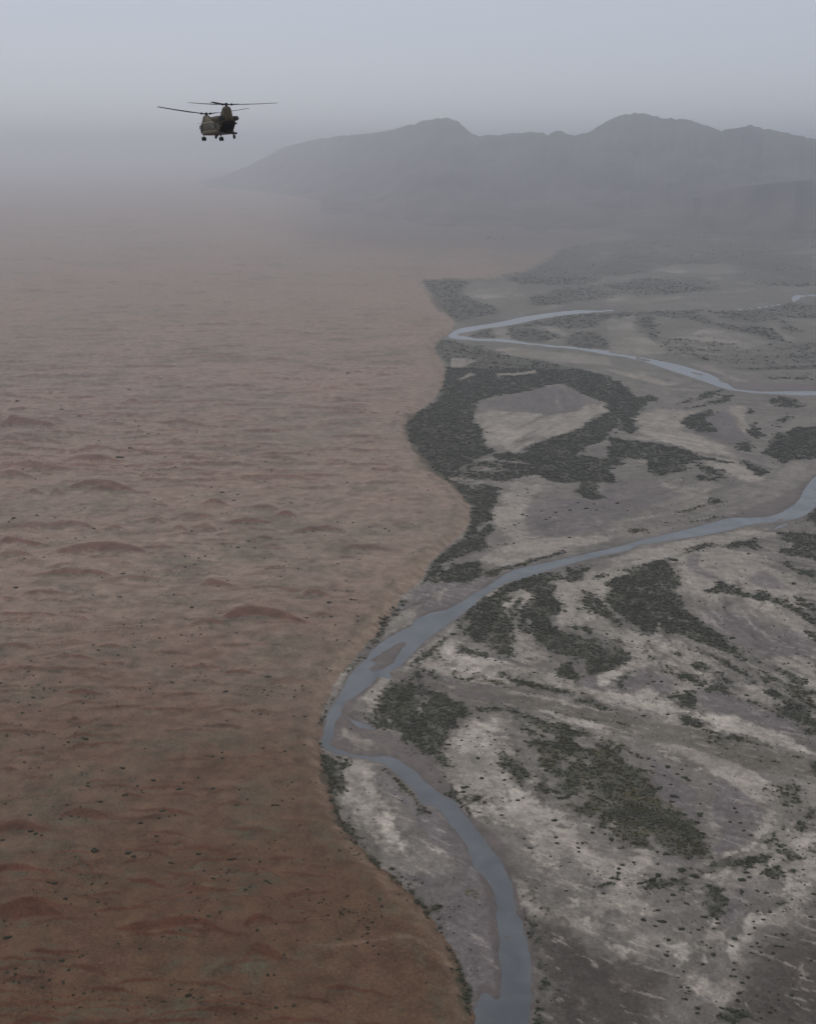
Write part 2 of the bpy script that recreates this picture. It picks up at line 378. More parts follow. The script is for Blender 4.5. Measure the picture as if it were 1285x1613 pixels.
VEG = [(k, d, o, gp(t)) for k, d, o, t in [
    ('far_edge', .78, 0, 'A 90,395 250,400 400,400 380,440 330,480 420,520 540,570 560,610 430,630 330,665 240,610 180,560 130,470'),
    ('far_plain', .6, 0, 'A 620,375 740,355 830,305 900,265 960,215 1020,190 1285,155 B 300,112 700,100 1285,95 1285,200 900,260 700,300 400,300 200,360 0,380 A 1100,440 900,430 700,430'),
    ('far_plain', .5, 0, 'A 760,500 1000,440 1285,420 B 200,380 600,380 700,460 500,480 200,500 A 1200,520 950,560 760,560'),
    ('far_plain', .5, 0, 'B 700,250 1285,230 1285,440 1000,440 760,400 740,320'),
    ('far_bend', .8, 0, 'A 400,750 430,720 530,700 545,762'),
    ('far_bend', .85, 0, 'A 640,690 720,675 860,650 1000,622 1285,605 B 560,590 450,640 250,620 0,640 A 1100,708 960,690 860,684 760,690'),
    ('far_bend', .8, 0, 'A 645,700 760,700 900,722 960,745 870,792 760,782 650,762'),
    ('far_bend', .9, 0, 'A 1000,760 1040,730 1100,720 1200,740 1240,790 1270,830 1100,822 1000,800'),
    ('far_right', .9, 0, 'B 450,630 560,615 640,660 800,690 900,680 1000,700 1080,750 1110,790 1020,780 900,740 760,710 600,670'),
    ('far_right', .75, 0, 'B 150,640 260,620 320,700 300,790 230,740 170,690'),
    ('far_right', .55, 0, 'B 600,600 850,590 1150,540 1285,560 1600,560 1600,660 1285,640 1100,640 900,670 740,650'),
    ('far_right', .6, 0, 'B 1040,650 1130,660 1200,720 1120,760 1060,700'),
    ('far_right', .38, 0, 'B 300,770 640,740 1000,800 1500,760 1500,900 300,900'),
    ('far_right', .38, 0, 'D 400,0 1500,0 1500,120 900,140 560,120'),
    ('far_right', .65, 0, 'D 730,160 900,152 1285,138 1600,136 1600,165 1285,165 900,172'),
    ('far_right', .4, 0, 'D 960,200 1285,180 1285,230 1000,235'),
    ('dune_foot', .95, 0, 'C 215,0 330,0 480,50 600,70 800,100 1000,135 1150,170 1285,215 1285,380 1200,350 1100,300 1000,255 900,265 800,300 '
     '650,320 470,360 440,460 510,560 530,640 560,680 480,720 380,770 330,800 270,868 190,830 140,760 70,660 30,580 30,490 80,450 '
     '220,370 250,300 290,200 290,130 230,60'),
    ('dune_foot', .9, 0, 'A 170,868 190,800 220,770 300,790 420,810 600,850 560,868'),
    ('oval_south', .85, 0, 'C 560,700 650,690 760,690 850,630 940,590 1050,560 1180,500 1285,420 1285,600 1150,640 1100,700 1285,720 1285,868 '
     '1000,868 900,830 800,830 640,868 600,830 700,790 820,760 750,740 640,730'),
    ('oval_south', .5, 0, 'C 330,800 480,730 640,740 820,760 700,800 640,868 E 560,60 420,90 330,70'),
    ('oval_south', .85, 0, 'E 880,30 900,0 1285,0 1285,50 1100,80 950,80 880,50'),
    ('oval_south', .85, 0, 'E 1090,130 1130,90 1200,85 1210,140 1260,180 1200,195 1150,180 1100,140'),
    ('mid_band', .85, 0, 'D 0,230 60,240 110,290 150,340 250,330 290,350 200,380 170,440 130,500 180,540 130,570 60,540 0,530'),
    ('mid_band', .75, 0, 'D 0,580 150,610 300,630 430,655 520,680 650,720 780,750 700,755 560,730 470,750 480,800 350,820 280,830 220,740 100,720 0,800'),
    ('mid_band', .75, 0, 'D 820,740 900,760 970,790 950,830 860,790'),
    ('mid_band', .6, 0, 'D 520,740 640,770 740,840 720,868 640,830 540,790'),
    ('mid_band', .8, 0, 'F 280,0 370,0 350,40 290,40'),
    ('mid_band', .5, 0, 'F 540,40 640,0 740,40 700,80 F 390,55 500,80 430,85'),
    ('mid_patches', .75, 0, 'D 420,490 520,450 620,420 640,450 560,490 640,520 670,550 560,565 490,530'),
    ('mid_patches', .65, 0, 'D 340,395 480,360 600,320 700,285 730,290 600,340 470,385'),
    ('mid_patches', .75, 0, 'D 430,410 560,385 700,345 770,325 740,360 600,395 500,412'),
    ('mid_patches', .85, 0, 'D 870,560 880,500 910,480 920,550 990,570 960,590 900,600'),
    ('mid_patches', .6, 0, 'D 960,370 1050,330 1150,350 1200,400 1130,410 1040,400'),
    ('mid_patches', .55, 0, 'D 1000,500 1100,440 1140,460 1020,530'),
    ('mid_patches', .75, 0, 'D 790,620 880,600 900,630 860,680 790,660'),
    ('mid_patches', .65, 0, 'D 840,440 880,410 910,430 880,450'),
    ('mid_right', .95, 0, 'D 960,690 1000,620 1060,570 1150,540 1285,530 1600,510 1600,740 1285,720 1180,730 1080,750 1000,710'),
    ('wedge', .92, 0, 'E 440,130 520,90 600,120 615,160 580,220 550,300 480,360 430,420 460,400 560,340 590,380 520,440 550,480 400,530 280,590 '
     '240,640 160,695 115,725 160,650 200,590 270,520 330,490 380,450 430,380 440,300 445,210 390,180 330,120 250,60 170,0 260,0 330,70 420,90'),
    ('wedge', .9, 0, 'E 180,680 250,640 330,600 400,575 490,560 500,600 520,640 430,690 300,700 170,702'),
    ('north_bank', .8, 1, 'E 500,640 600,612 700,595 860,555 1000,515 1020,520 860,575 700,618 560,660'),
    ('north_bank', .8, 1, 'F 400,272 520,240 630,190 660,178 715,198 600,232 480,268'),
    ('north_bank', .6, 1, 'F 120,390 220,360 260,375 150,405'),
    ('north_bank', .6, 1, 'F 480,330 620,300 720,290 600,330'),
    ('south_bank', .92, 0, 'E 480,860 500,810 620,740 700,700 800,670 900,650 970,640 970,680 880,710 960,720 980,800 1020,850 1000,868 800,868 '
     '830,800 760,740 690,760 640,830 600,868'),
    ('south_bank', .95, 0, 'G 1070,40 1110,0 1285,0 1285,370 1180,340 1060,280 1030,230 950,190 945,150 1000,100'),
    ('south_bank', .85, 0, 'E 1020,680 1040,630 1150,600 1190,620 1130,660 1060,700'),
    ('south_bank', .8, 0, 'E 1120,740 1200,760 1240,868 1150,868'),
    ('south_bank', .8, 0, 'E 1200,670 1270,645 1285,660 1220,680'),
    ('south_bank', .85, 0, 'F 90,625 150,605 170,610 110,640'),
    ('arc_mid', .92, 0, 'F 0,710 100,650 200,600 300,565 360,550 360,620 430,660 440,700 420,760 470,868 0,868'),
    ('arc_mid', .97, 0, 'H 600,0 1060,0 1090,50 1140,120 1200,170 1285,240 1285,320 1200,290 1100,250 1000,220 930,170 900,240 830,220 790,180 700,120 620,50'),
    ('arc_mid', .95, 0, 'I 0,170 60,220 160,290 300,390 400,480 500,560 560,640 430,580 300,550 150,480 0,420'),
    ('arc_mid', .7, 0, 'F 360,556 480,502 600,467 640,470 440,534'),
    ('arc_left', .95, 0, 'H 110,20 200,0 310,0 330,80 250,120 300,200 400,240 480,260 620,330 700,360 760,385 710,430 640,460 560,480 510,490 490,450 '
     '480,390 400,370 300,340 230,300 150,240 60,200 90,120'),
    ('arc_left', .9, 0, 'H 390,190 420,180 480,190 530,200 520,240 440,210'),
    ('arc_left', .85, 0, 'H 440,270 560,260 640,300 560,300'),
    ('arc_left', .85, 0, 'H 650,250 720,280 730,310 680,290'),
    ('arc_left', .85, 0, 'H 640,330 720,340 770,380 700,380'),
    ('arc_left', .7, 0, 'H 420,0 440,60 460,90 540,110 480,100 430,60'),
    ('arc_left', .85, 0, 'H 0,40 60,0 100,10 60,60 20,90 0,120'),
    ('arc_left', .9, 0, 'H 500,0 560,0 640,90 720,160 700,180 600,120 540,60'),
    ('arc_right', .72, 0, 'F 650,475 750,460 820,450 920,425 930,450 1000,500 1100,540 1285,560 1600,600 1600,420 1285,400 1020,380 1050,430 1150,460 1000,520 900,500 820,480 770,490'),
    ('arc_right', .7, 0, 'F 920,545 990,570 960,585'),
    ('arc_right', .7, 0, 'F 1060,560 1130,570 1200,620 1285,620 1285,690 1200,660 1100,620'),
    ('arc_right', .82, 0, 'F 600,760 690,690 760,720 800,750 900,780 950,760 1000,790 1100,810 1160,868 1050,830 900,800 700,770'),
    ('arc_right', .7, 0, 'F 1150,790 1200,780 1285,850 1285,868 1200,868'),
    ('arc_right', .8, 0, 'F 1210,290 1285,230 1400,200 1400,350 1285,350 1240,320'),
    ('arc_right', .95, 0, 'I 560,0 850,10 950,40 1060,90 1160,150 1285,230 1285,300 1200,260 1120,190 1000,110 880,50 700,20'),
    ('arc_right', .85, 0, 'I 1190,350 1250,360 1285,380 1285,470 1220,420'),
    ('arc_right', .7, 0, 'I 1070,60 1200,20 1285,90 1285,200 1150,110'),
    ('clay_rim', .9, 0, 'I 0,520 130,535 300,600 450,700 560,760 640,800 580,810 400,720 250,640 100,570 0,550 H 1285,395 1200,375 1120,335 1040,312 970,310 1110,312 1200,338'),
    ('clay_rim', .7, 0, 'I 0,620 150,660 240,680 330,760 400,840 400,880 330,850 250,770 100,770 0,700 H 1160,390 1040,370 1000,340 1060,330'),
    ('clay_rim', .9, 0, 'I 0,820 70,860 160,890 120,905 30,880'),
    ('clay_rim', .95, 0, 'I 210,900 290,890 360,920 350,970 260,950 200,950'),
    ('clay_rim', .9, 0, 'I 580,690 640,720 720,770 640,740'), ('clay_rim', .95, 0, 'I 590,830 700,840 740,880 660,885'),
    ('clay_rim', .85, 0, 'I 740,760 860,800 960,860 1080,900 1170,930 1160,950 1050,930 940,880 840,850 780,900 760,830'),
    ('clay_rim', .9, 0, 'I 860,720 960,760 1060,810 1160,860 1180,930 1060,880 940,820'),
    ('clay_rim', .85, 0, 'I 780,960 850,950 1000,1030 1080,1080 1180,1140 1240,1200 1150,1230 1110,1290 1020,1240 900,1200 860,1160 900,1120 920,1060 820,1000'),
    ('clay_rim', .97, 0, 'I 1100,1290 1190,1250 1285,1220 1400,1240 1400,1450 1285,1414 1200,1400 1130,1360'),
    ('clay_rim', .85, 0, 'I 600,1065 700,1085 830,1138 870,1185 760,1135'),
    ('clay_rim', .6, 1, 'I 960,900 1285,960 1285,1160 1200,1140 1080,1060 1000,1000'),
    ('mid_clumps', .95, 0, 'I 0,950 40,970 70,1010 50,1140 0,1140'),
    ('mid_clumps', .88, 0, 'H 290,480 330,420 400,400 430,450 470,500 430,530 350,510'),
    ('mid_clumps', .9, 0, 'H 400,390 440,370 480,380 440,410'),
    ('mid_clumps', .72, 0, 'H 930,400 1000,440 1060,500 1140,480 1220,550 1150,550 1060,510 980,470'),
    ('mid_clumps', .95, 0, 'H 1050,650 1130,590 1170,620 1160,700 1080,700'),
    ('mid_clumps', .95, 0, 'H 1050,720 1140,740 1180,790 1080,790'),
    ('mid_clumps', .72, 0, 'H 660,550 720,500 770,480 740,530 690,560'),
    ('mid_clumps', .85, 0, 'H 830,290 880,330 900,390 870,350'), ('mid_clumps', .95, 0, 'H 860,268 888,268 884,298 855,294'),
    ('mid_clumps', .9, 0, 'H 945,632 1050,616 1020,640'), ('mid_clumps', .85, 0, 'H 0,330 60,380 30,388 0,370'),
    ('mid_clumps', .9, 0, 'G 690,455 700,400 750,350 800,310 860,255 885,268 820,320 765,370 725,410 712,450'),
    ('mid_clumps', .9, 0, 'G 945,305 1000,315 1060,345 1140,390 1080,385 970,342'),
    ('mid_clumps', .9, 0, 'G 1200,480 1240,468 1285,488 1285,512 1220,502'),
    ('mid_clumps', .5, 0, 'G 770,370 820,360 830,400 770,420'), ('mid_clumps', .5, 0, 'G 720,470 800,470 820,510 760,510'),
    ('mid_clumps', .45, 1, 'G 850,440 1000,460 1285,530 1285,570 1100,540 900,500'),
    ('channel', .85, 1, 'H 0,478 100,510 200,555 330,568 430,600 380,605 250,598 150,582 0,515'),
    ('channel', .8, 1, 'H 420,645 520,650 600,678 660,705 560,694'),
    ('channel', .7, 1, 'H 270,718 400,738 560,768 740,800 700,803 500,775 300,742'),
    ('channel', .8, 1, 'I 0,1280 100,1290 250,1350 400,1405 250,1395 100,1345 0,1312'),
    ('channel', .85, 1, 'L 200,-10 420,45 540,92 660,118 880,175 1000,222 1160,262 1160,285 1050,262 850,195 700,162 540,115 400,75'),
    ('channel', .6, 1, 'L 380,140 560,185 700,245 840,300 760,295 560,222'),
    ('channel', .85, 0, 'G 640,465 680,478 712,512 670,502'), ('channel', .9, 0, 'G 660,515 740,545 810,600 700,575'),
    ('channel', .8, 0, 'G 1050,675 1120,685 1200,686 1285,715 1200,712 1080,700'),
    ('block', .97, 0, 'G 410,800 440,720 480,640 520,590 545,535 620,535 700,560 800,600 860,610 880,640 960,650 1000,680 1000,720 960,780 930,830 J '
     '900,70 870,130 830,200 780,200 720,180 680,140 600,90 550,40 440,30'),
    ('big', .95, 1, 'K 170,0 330,0 420,40 530,75 540,110 470,80 420,90 490,150 540,130 580,100 640,110 640,160 690,120 780,170 800,190 700,150 670,180 '
     '760,260 850,320 870,370 920,410 920,470 980,500 1050,530 1110,540 1110,580 1160,620 1170,680 1200,760 1210,810 1100,830 1030,810 990,750 '
     '920,700 870,680 860,700 880,760 800,740 700,700 650,660 700,630 680,600 610,640 570,640 560,580 500,600 450,590 410,590 380,540 340,510 '
     '370,490 430,520 480,460 550,430 470,400 400,440 370,470 340,460 360,400 290,410 350,370 400,300 440,240 380,200 320,280 280,290 210,250 '
     '190,190 140,180 200,120 290,100 270,70 200,30'),
    ('big', .95, 0, 'H 0,700 100,730 200,770 330,810 440,840 540,868 K 330,0 170,0 H 150,800'),
    ('big_left', .85, 0, 'K 0,260 80,270 150,310 170,340 100,380 60,395 20,350'),
    ('big_left', .85, 0, 'K 190,310 220,320 270,400 230,470 200,430 170,390'),
    ('big_left', .7, 0, 'K 100,30 150,40 280,90 200,90 130,60'),
    ('big_left', .6, 0, 'K 0,150 60,155 60,200 0,210'), ('big_left', .8, 0, 'K 100,110 190,100 180,140 110,135'),
    ('big_left', .8, 0, 'K 0,225 70,230 70,245 0,245'), ('big_left', .85, 0, 'J 1200,150 1230,200 1285,250 1285,310 1220,310 1195,240'),
    ('big_left', .6, 0, 'K 300,290 370,290 340,350 290,345'),
    ('bank', .97, 0, 'J 70,85 100,120 130,160 190,190 195,260 200,380 170,400 140,320 120,210 90,140'),
    ('bank', .95, 0, 'J 215,200 235,185 250,250 240,330 230,430 215,440 210,330 225,250'),
    ('bank', .95, 0, 'J 136,310 150,420 180,500 210,590 260,640 340,700 385,755 340,745 255,690 195,605 155,520 138,430'),
    ('bank', .6, 1, 'J 385,755 460,840 540,900 620,980 600,990 500,900 430,840 360,760'),
    ('bank', .97, 0, 'G 335,385 380,338 410,342 402,372 370,398 340,404'),
    ('bank', .95, 0, 'G 405,330 428,265 450,275 432,322'), ('bank', .95, 0, 'G 455,245 488,170 518,128 540,138 505,190 474,252'),
    ('bank', .8, 0, 'G 535,130 580,70 625,30 640,30 600,80 550,136'),
    ('bank', .85, 0, 'G 95,800 130,710 190,620 250,530 330,418 345,415 268,532 215,612 165,680 140,740 115,800'),
    ('bank', .8, 0, 'M 215,112 260,138 330,230 395,312 360,295 300,215'), ('bank', .85, 0, 'M 400,368 450,388 465,435 420,405'),
    ('bank', .6, 1, 'M 100,0 160,40 230,120 200,120 130,50'),
    ('bank', .9, 0, 'M 485,525 530,590 575,680 605,780 628,900 665,1069 640,1069 598,900 558,720 508,600'),
    ('bank', .4, 1, 'M 390,170 470,180 500,330 480,420 420,350 380,250'),
    ('bar', .8, 1, 'J 505,265 560,298 625,370 690,430 725,500 735,550 690,525 650,455 590,395 530,312'),
    ('bar', .35, 1, 'M 600,100 700,80 760,200 740,250 640,180'),
    ('near_bank', .95, 0, 'J 845,215 878,150 902,230 912,290 880,262'), ('near_bank', .9, 0, 'J 878,330 922,390 970,480 976,535 930,440'),
    ('near_bank', .95, 0, 'J 1026,545 1100,568 1040,582'), ('near_bank', .6, 1, 'J 1040,450 1100,440 1170,490 1100,520 1040,510'),
    ('near_bank', .6, 0, 'J 1075,660 1120,670 1110,700'),
    ('near_bank', .9, 0, 'M 1012,175 1055,230 1055,340 1065,430 1105,490 1080,515 1038,350 1018,260'),
    ('near_bank', .85, 0, 'M 1145,760 1190,745 1205,900 1245,1069 1270,1250 1080,1250 1100,1069 1110,950'),
    ('near_bank', .8, 0, 'M 1090,655 1130,660 1170,680 1110,690'), ('near_bank', .5, 1, 'N 60,100 100,120 180,260 160,260'),
    ('near_right', .97, 0, 'L 515,1180 640,1128 680,1140 800,1100 830,1078 912,1090 900,1142 780,1172 720,1195 620,1204 560,1204'),
    ('near_right', .92, 0, 'L 375,1250 435,1185 475,1188 425,1245'),
    ('near_right', .97, 0, 'L 1005,1070 1060,1036 1130,1080 1165,1120 1100,1146 1050,1100'), ('near_right', .97, 0, 'L 998,1170 1040,1128 1072,1160 1040,1198'),
    ('near_right', .95, 0, 'L 865,1240 960,1178 1003,1220 1035,1280 960,1303 878,1292'), ('near_right', .97, 0, 'L 1038,1230 1058,1188 1104,1200 1114,1292 1060,1294'),
    ('near_right', .85, 0, 'L 940,930 1030,868 1035,902 900,1003 868,992'), ('near_right', .7, 0, 'L 1180,1060 1285,1020 1400,1010 1400,1060 1285,1062 1200,1078'),
    ('near_right', .92, 0, 'O 355,190 440,108 490,150 562,188 564,232 460,222 400,210 358,234'), ('near_right', .97, 0, 'O 368,260 420,228 462,250 442,303 378,298'),
    ('near_right', .7, 0, 'O 880,215 960,190 1080,215 1000,262'), ('near_right', .97, 0, 'O 498,1200 520,1166 600,1168 625,1235 520,1240'),
    ('near_right', .97, 0, 'O 640,1185 690,1168 745,1212 650,1222'), ('near_right', .92, 0, 'N 985,60 1020,28 1060,40 1080,65 1180,50 1240,50 1250,85 1180,95 1060,92 1000,90'),
    ('near_right', .9, 0, 'N 570,80 650,60 760,30 765,45 690,80 620,96'),
    ('wash', .65, 1, 'L 900,590 940,520 1050,500 1130,560 1190,650 1150,700 1080,680 1080,750 1000,720 960,650'),
    ('wash', .97, 0, 'L 1185,770 1200,690 1240,668 1252,712 1212,782'), ('wash', .95, 0, 'L 1128,902 1146,800 1192,800 1182,852 1150,905'),
    ('wash', .85, 0, 'L 1235,300 1285,305 1400,310 1400,440 1285,430 1250,422'), ('wash', .5, 0, 'L 920,270 1000,300 990,330 930,310'),
    ('wash', .6, 0, 'L 1120,560 1180,560 1250,600 1220,620'),
    ('wash', .5, 0, 'L 830,720 900,700 1000,740 1140,780 1000,760 880,730'),
]]
HOLES = [gp(s) for s in (
    'C 315,95 400,95 490,115 400,150 315,155', 'C 340,232 440,182 470,200 400,230', 'C 590,190 700,190 850,170 840,190 700,205 600,208',
    'D 40,490 70,490 70,510 40,510', 'F 1000,430 1100,450 1120,490 1000,480', 'G 985,160 1030,150 1035,185 1000,195', 'G 1215,30 1285,40 1285,140 1240,120',
    'G 655,590 720,582 800,610 775,665 700,650', 'G 690,680 740,690 772,725 740,745 700,750', 'G 480,770 510,750 540,800 500,810',
    'H 110,150 150,128 172,160 140,192', 'K 420,88 500,85 512,140 460,132', 'K 465,178 500,180 525,270 500,285 480,220',
    'K 565,332 640,303 642,325 590,348', 'K 465,340 490,340 512,380 485,385', 'K 745,350 775,350 800,390 770,385', 'H 1000,130 1030,140 1040,155 1005,150',
    'H 420,140 500,140 500,165 440,170')]

FLOW = [gp(s) for s in (
    'M 870,1250 880,900 950,600 900,250 850,40 J 1150,880 1000,640 820,480 650,300 500,220 150,100 G 180,720 320,520 560,330 900,130 E 560,780 900,600 F 200,450 800,340 1150,260 1285,130 1500,-60',
    'G 540,490 760,540 1100,600 H 250,680 600,740 1000,820 L 300,140 800,300 1285,440 1700,560',
    'H 260,0 200,130 280,270 450,330 620,430 560,520 600,600 800,680 1100,790 L 640,100 1285,260 1700,380',
    'F 0,560 400,510 640,470 1000,540 1285,600', 'F 440,640 470,868 H 1150,150 1285,260 I 300,480 560,680 900,880 1285,1100',
    'L 0,200 400,320 800,620 860,800 780,930 500,1090 360,1290 O 250,700 100,1222', 'O 1100,0 1000,250 760,480 640,800 500,1222',
    'J 300,220 340,430 420,640 600,850 M 400,260 560,640 640,1000 700,1250', 'N 0,100 300,300 700,600 1000,800 1250,1150',
    'K 0,560 300,620 600,760 900,868 1200,868', 'C 300,100 600,130 1000,200 1240,340 1250,430 1000,560 700,690 450,760', 'D 0,180 300,260 600,280 760,290 1285,312 1700,330',
    'D 0,560 400,620 700,700 1100,800 1500,868', 'E 640,600 900,480 1285,420 F 600,300 1000,160 1285,-60', 'A 245,755 500,685 1000,600 B 600,590 1285,490 1700,470', 'A 300,770 800,800 1285,850',
    'A 500,430 900,350 B 200,230 700,235 1600,230', 'A 400,520 900,480 B 200,360 700,390 1600,420', 'B 300,640 800,700 1100,790 1600,820')]
# soften
RIVER_S = soften(RIVER)
UPPER_S = soften(UPPER)
# ------------------------------------------------------------------ dunes (survey: tile, x0, x1, crest row, apex x, face height)
DUNES = []
for tile, rows in {
    'Q1': '590,760,410,640,30 750,930,470,830,20 970,1250,410,1060,25 20,340,410,80,60 230,400,395,280,30 0,130,510,40,35 400,720,635,520,50 '
          '0,430,680,200,50 0,210,725,60,45 430,800,790,580,60 780,1000,545,860,20 1000,1150,535,1060,30 750,860,285,800,30 500,740,570,560,40 '
          '830,940,605,900,25 0,200,600,50,35 340,480,580,420,15 700,1150,65,900,16 100,380,70,300,16 160,290,92,230,14 330,560,125,400,18 '
          '640,760,150,700,14 540,700,178,600,16 0,140,285,20,16 1090,1285,375,1200,14 800,1285,700,1100,20 0,260,330,120,24',
    'Q2': '880,1000,100,930,12 850,1020,180,960,12 940,1160,205,1060,14 0,300,190,150,14 60,260,380,180,16 60,240,405,200,16 0,60,440,30,16 '
          '280,500,610,420,24 0,140,660,30,20 70,170,620,120,16 580,800,80,700,10 620,720,815,680,12 1040,1180,120,1100,12',
    'Q3': '340,850,360,580,70 0,530,220,430,45 0,270,315,60,45 580,770,250,690,35 0,215,400,40,45 230,650,510,530,40 800,1010,190,930,30 '
          '1050,1320,170,1180,35 150,460,640,260,25 0,130,670,30,25 0,340,765,120,25 430,580,733,500,15 700,1000,545,800,25 820,1060,360,980,20 '
          '530,720,0,620,40 300,390,15,350,35 930,1040,95,970,25 1060,1150,240,1100,30 1180,1330,235,1260,40 770,850,120,800,15 300,460,470,400,30 150,260,20,200,20',
    'Q4': '0,150,80,60,40 210,440,110,400,35 160,430,200,260,35 580,850,245,690,30 880,1140,355,960,40 160,640,760,270,80 620,780,640,650,50 '
          '0,90,240,30,30 280,480,305,350,15 0,130,815,20,25 640,800,775,720,25 940,1030,690,980,25 170,600,610,400,30 440,560,150,490,40 0,220,585,40,40',
    'Q5': '0,210,140,100,35 290,560,215,430,25 610,770,250,700,20 0,620,290,350,25 420,640,425,480,35 0,350,670,60,35 690,810,520,740,15 '
          '0,70,490,30,15 1100,1285,280,1250,25 560,760,150,700,20 430,480,600,450,40',
    'Q6': '0,260,275,130,25 310,470,295,340,35 580,860,355,660,50 400,530,395,450,20 240,400,545,310,20 480,640,540,500,35 480,780,0,640,20 100,290,0,180,25 560,740,650,640,50',
    'Q7': '-80,300,410,110,55 390,690,350,500,60 540,680,160,590,30 -40,110,85,60,20 770,900,238,800,20 370,540,560,430,20 -60,330,700,80,60 '
          '1190,1420,575,1280,40 1060,1150,350,1090,15 260,350,655,300,12 430,520,800,470,15 280,440,25,330,20',
    'Q8': '580,790,620,640,40 920,1000,720,930,40',
    'BL': '380,670,610,540,45 -60,190,560,90,55 285,380,515,340,16 780,880,610,800,40 590,750,500,620,25 640,780,870,720,25 50,190,905,100,30 '
          '780,890,700,810,60 550,730,380,640,25 -40,150,300,60,35'}.items():
    t = TILES[tile]
    for r in rows.split():
        x0, x1, y, xa, th = [float(v) for v in r.split(',')]
        def q(x, yy):
            return at(t[0] + x * t[2], t[1] + yy * t[2], 3.5)
        A, L, R = q(xa, y), q(x0, y + th * .75), q(x1, y + th * .8)
        dist = math.hypot(*A)
        dep = math.atan2(CAMZ, dist)
        slant = math.hypot(dist, CAMZ)
        w = th * t[2] * slant / FPX / (math.sin(dep) + .42 * math.cos(dep))
        w *= .8
        e_ = .17 * (R[0] - L[0])
        DUNES.append((L[0] - e_, R[0] + e_, A[0], A[1], L[1], R[1], w))
rng = np.random.default_rng(11)
for i in range(1000):                                   # the rest of the dune field, further out and outside the frame
    px = rng.uniform(-500, 640) if rng.random() < .8 else rng.uniform(-900, 200)
    py = 300 + 460 * rng.random() ** .8
    if rng.random() < .12: py = rng.uniform(760, 1600); px = rng.uniform(-700, -80)
    if rng.random() < max(0, (px - 380) / 420): continue
    A = at(px, py, 3.5)
    dist = math.hypot(*A)
    a = rng.uniform(12, 36) * (1 + dist / 2500)
    b = rng.uniform(12, 36) * (1 + dist / 2500)
    w = rng.uniform(1.6, 4.8) * (1 + dist / 7000); kk = rng.normal(0, 2.5)
    DUNES.append((A[0] - a, A[0] + b, A[0], A[1], A[1] - w * (rng.uniform(.2, 3) + kk), A[1] - w * (rng.uniform(.2, 3) - kk), w))

for i in range(760):                                   # low linked ripples between the surveyed dunes
    px, py = rng.uniform(-260, 600), 560 + 1060 * rng.random() ** 2.1
    if rng.random() < max(0, (px - 330) / 330): continue
    A = at(px, py, 3.5)
    a, b = rng.uniform(8, 27, 2); w = rng.uniform(.9, 2.4)
    k = rng.normal(0, 3.2)
    DUNES.append((A[0] - a, A[0] + b, A[0] + rng.uniform(-.3, .3) * a, A[1], A[1] - w * (rng.uniform(0, 3.5) + k), A[1] - w * (rng.uniform(0, 3.5) - k), w))

def dune_field(X, Y):
    """height and bare-sand mask of all dunes at the points"""
    H = np.zeros(X.shape)
    Mk = np.zeros(X.shape)
    Ft = np.zeros(X.shape)
    for i, (x0, x1, xa, ya, yl, yr, w) in enumerate(DUNES):
        m = (X > x0) & (X < x1) & (Y > min(yl, yr, ya) - 4 * w - 6) & (Y < max(yl, yr, ya) + 14 * w)
        if not m.any():
            continue
        x, y = X[m], Y[m]
        u = np.where(x < xa, (xa - x) / (xa - x0), (x - xa) / (x1 - xa))
        yc = np.where(x < xa, ya + (yl - ya) * u ** 1.7, ya + (yr - ya) * u ** 1.7)
        yc = yc + gn(x / (4.5 * w), np.full(x.shape, i * 3.1), 5) * w * .8
        prof = np.clip(1 - np.abs(u) ** 2.6, 0, 1) * (1 - .3 * u * u) * (1 + .35 * gn(x / (2.6 * w), np.full(x.shape, i * 7.7), 9))
        ww = np.maximum(w * prof, .05)
        s = yc - y
        h = np.where(s < 0, np.exp(s / (3.2 * w)) * prof ** .6, np.clip(1 - s / ww, 0, 1)) * ww * .42
        H[m] = np.maximum(H[m], h)
        n2 = .25 * gn(x / 5, y / 5, 77)
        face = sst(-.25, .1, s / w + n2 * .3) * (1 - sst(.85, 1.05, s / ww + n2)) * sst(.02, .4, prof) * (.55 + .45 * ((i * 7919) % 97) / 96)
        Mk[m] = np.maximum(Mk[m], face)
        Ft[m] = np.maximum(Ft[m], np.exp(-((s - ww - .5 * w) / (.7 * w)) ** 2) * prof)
    return H, Mk, Ft

SOILCOL = dict(p=(.365, .326, .274), q=(.460, .415, .352), c=(.150, .132, .130), m=(.092, .070, .063), d=(.148, .133, .108), b=(.064, .055, .047))  # b is grey silt darkened to carry the light fall-off in its colour
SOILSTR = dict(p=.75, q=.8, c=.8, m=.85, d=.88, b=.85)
RED = np.array((.158, .080, .056))
SAND = np.array((.280, .200, .154))
SAND2 = np.array((.252, .202, .156))
SCRUB = np.array((.082, .076, .048))
SAND_DIM = np.array((.086, .043, .019))  # near sand: redder, and with dimmer light put into its colour

def lod(wl, foot):
    return np.clip(wl / (2.2 * foot), 0, 1)

def warp(X, Y, foot, amp=1.0):
    a = np.maximum(foot * 1.2, 0)
    wx = 7 * fbm(X / 34, Y / 34, 3, 3) * amp + 2.0 * gn(X / 5, Y / 5, 8) * lod(5, foot) * amp
    wy = 7 * fbm(X / 34 + 90, Y / 34, 4, 3) * amp + 2.4 * gn(X / 5, Y / 5 + 40, 9) * lod(5, foot) * amp
    return X + wx, Y + wy

def foot_of(X, Y):
    r2 = X * X + Y * Y
    return r2 / (CAMZ * FPX) * 1.5 + .35

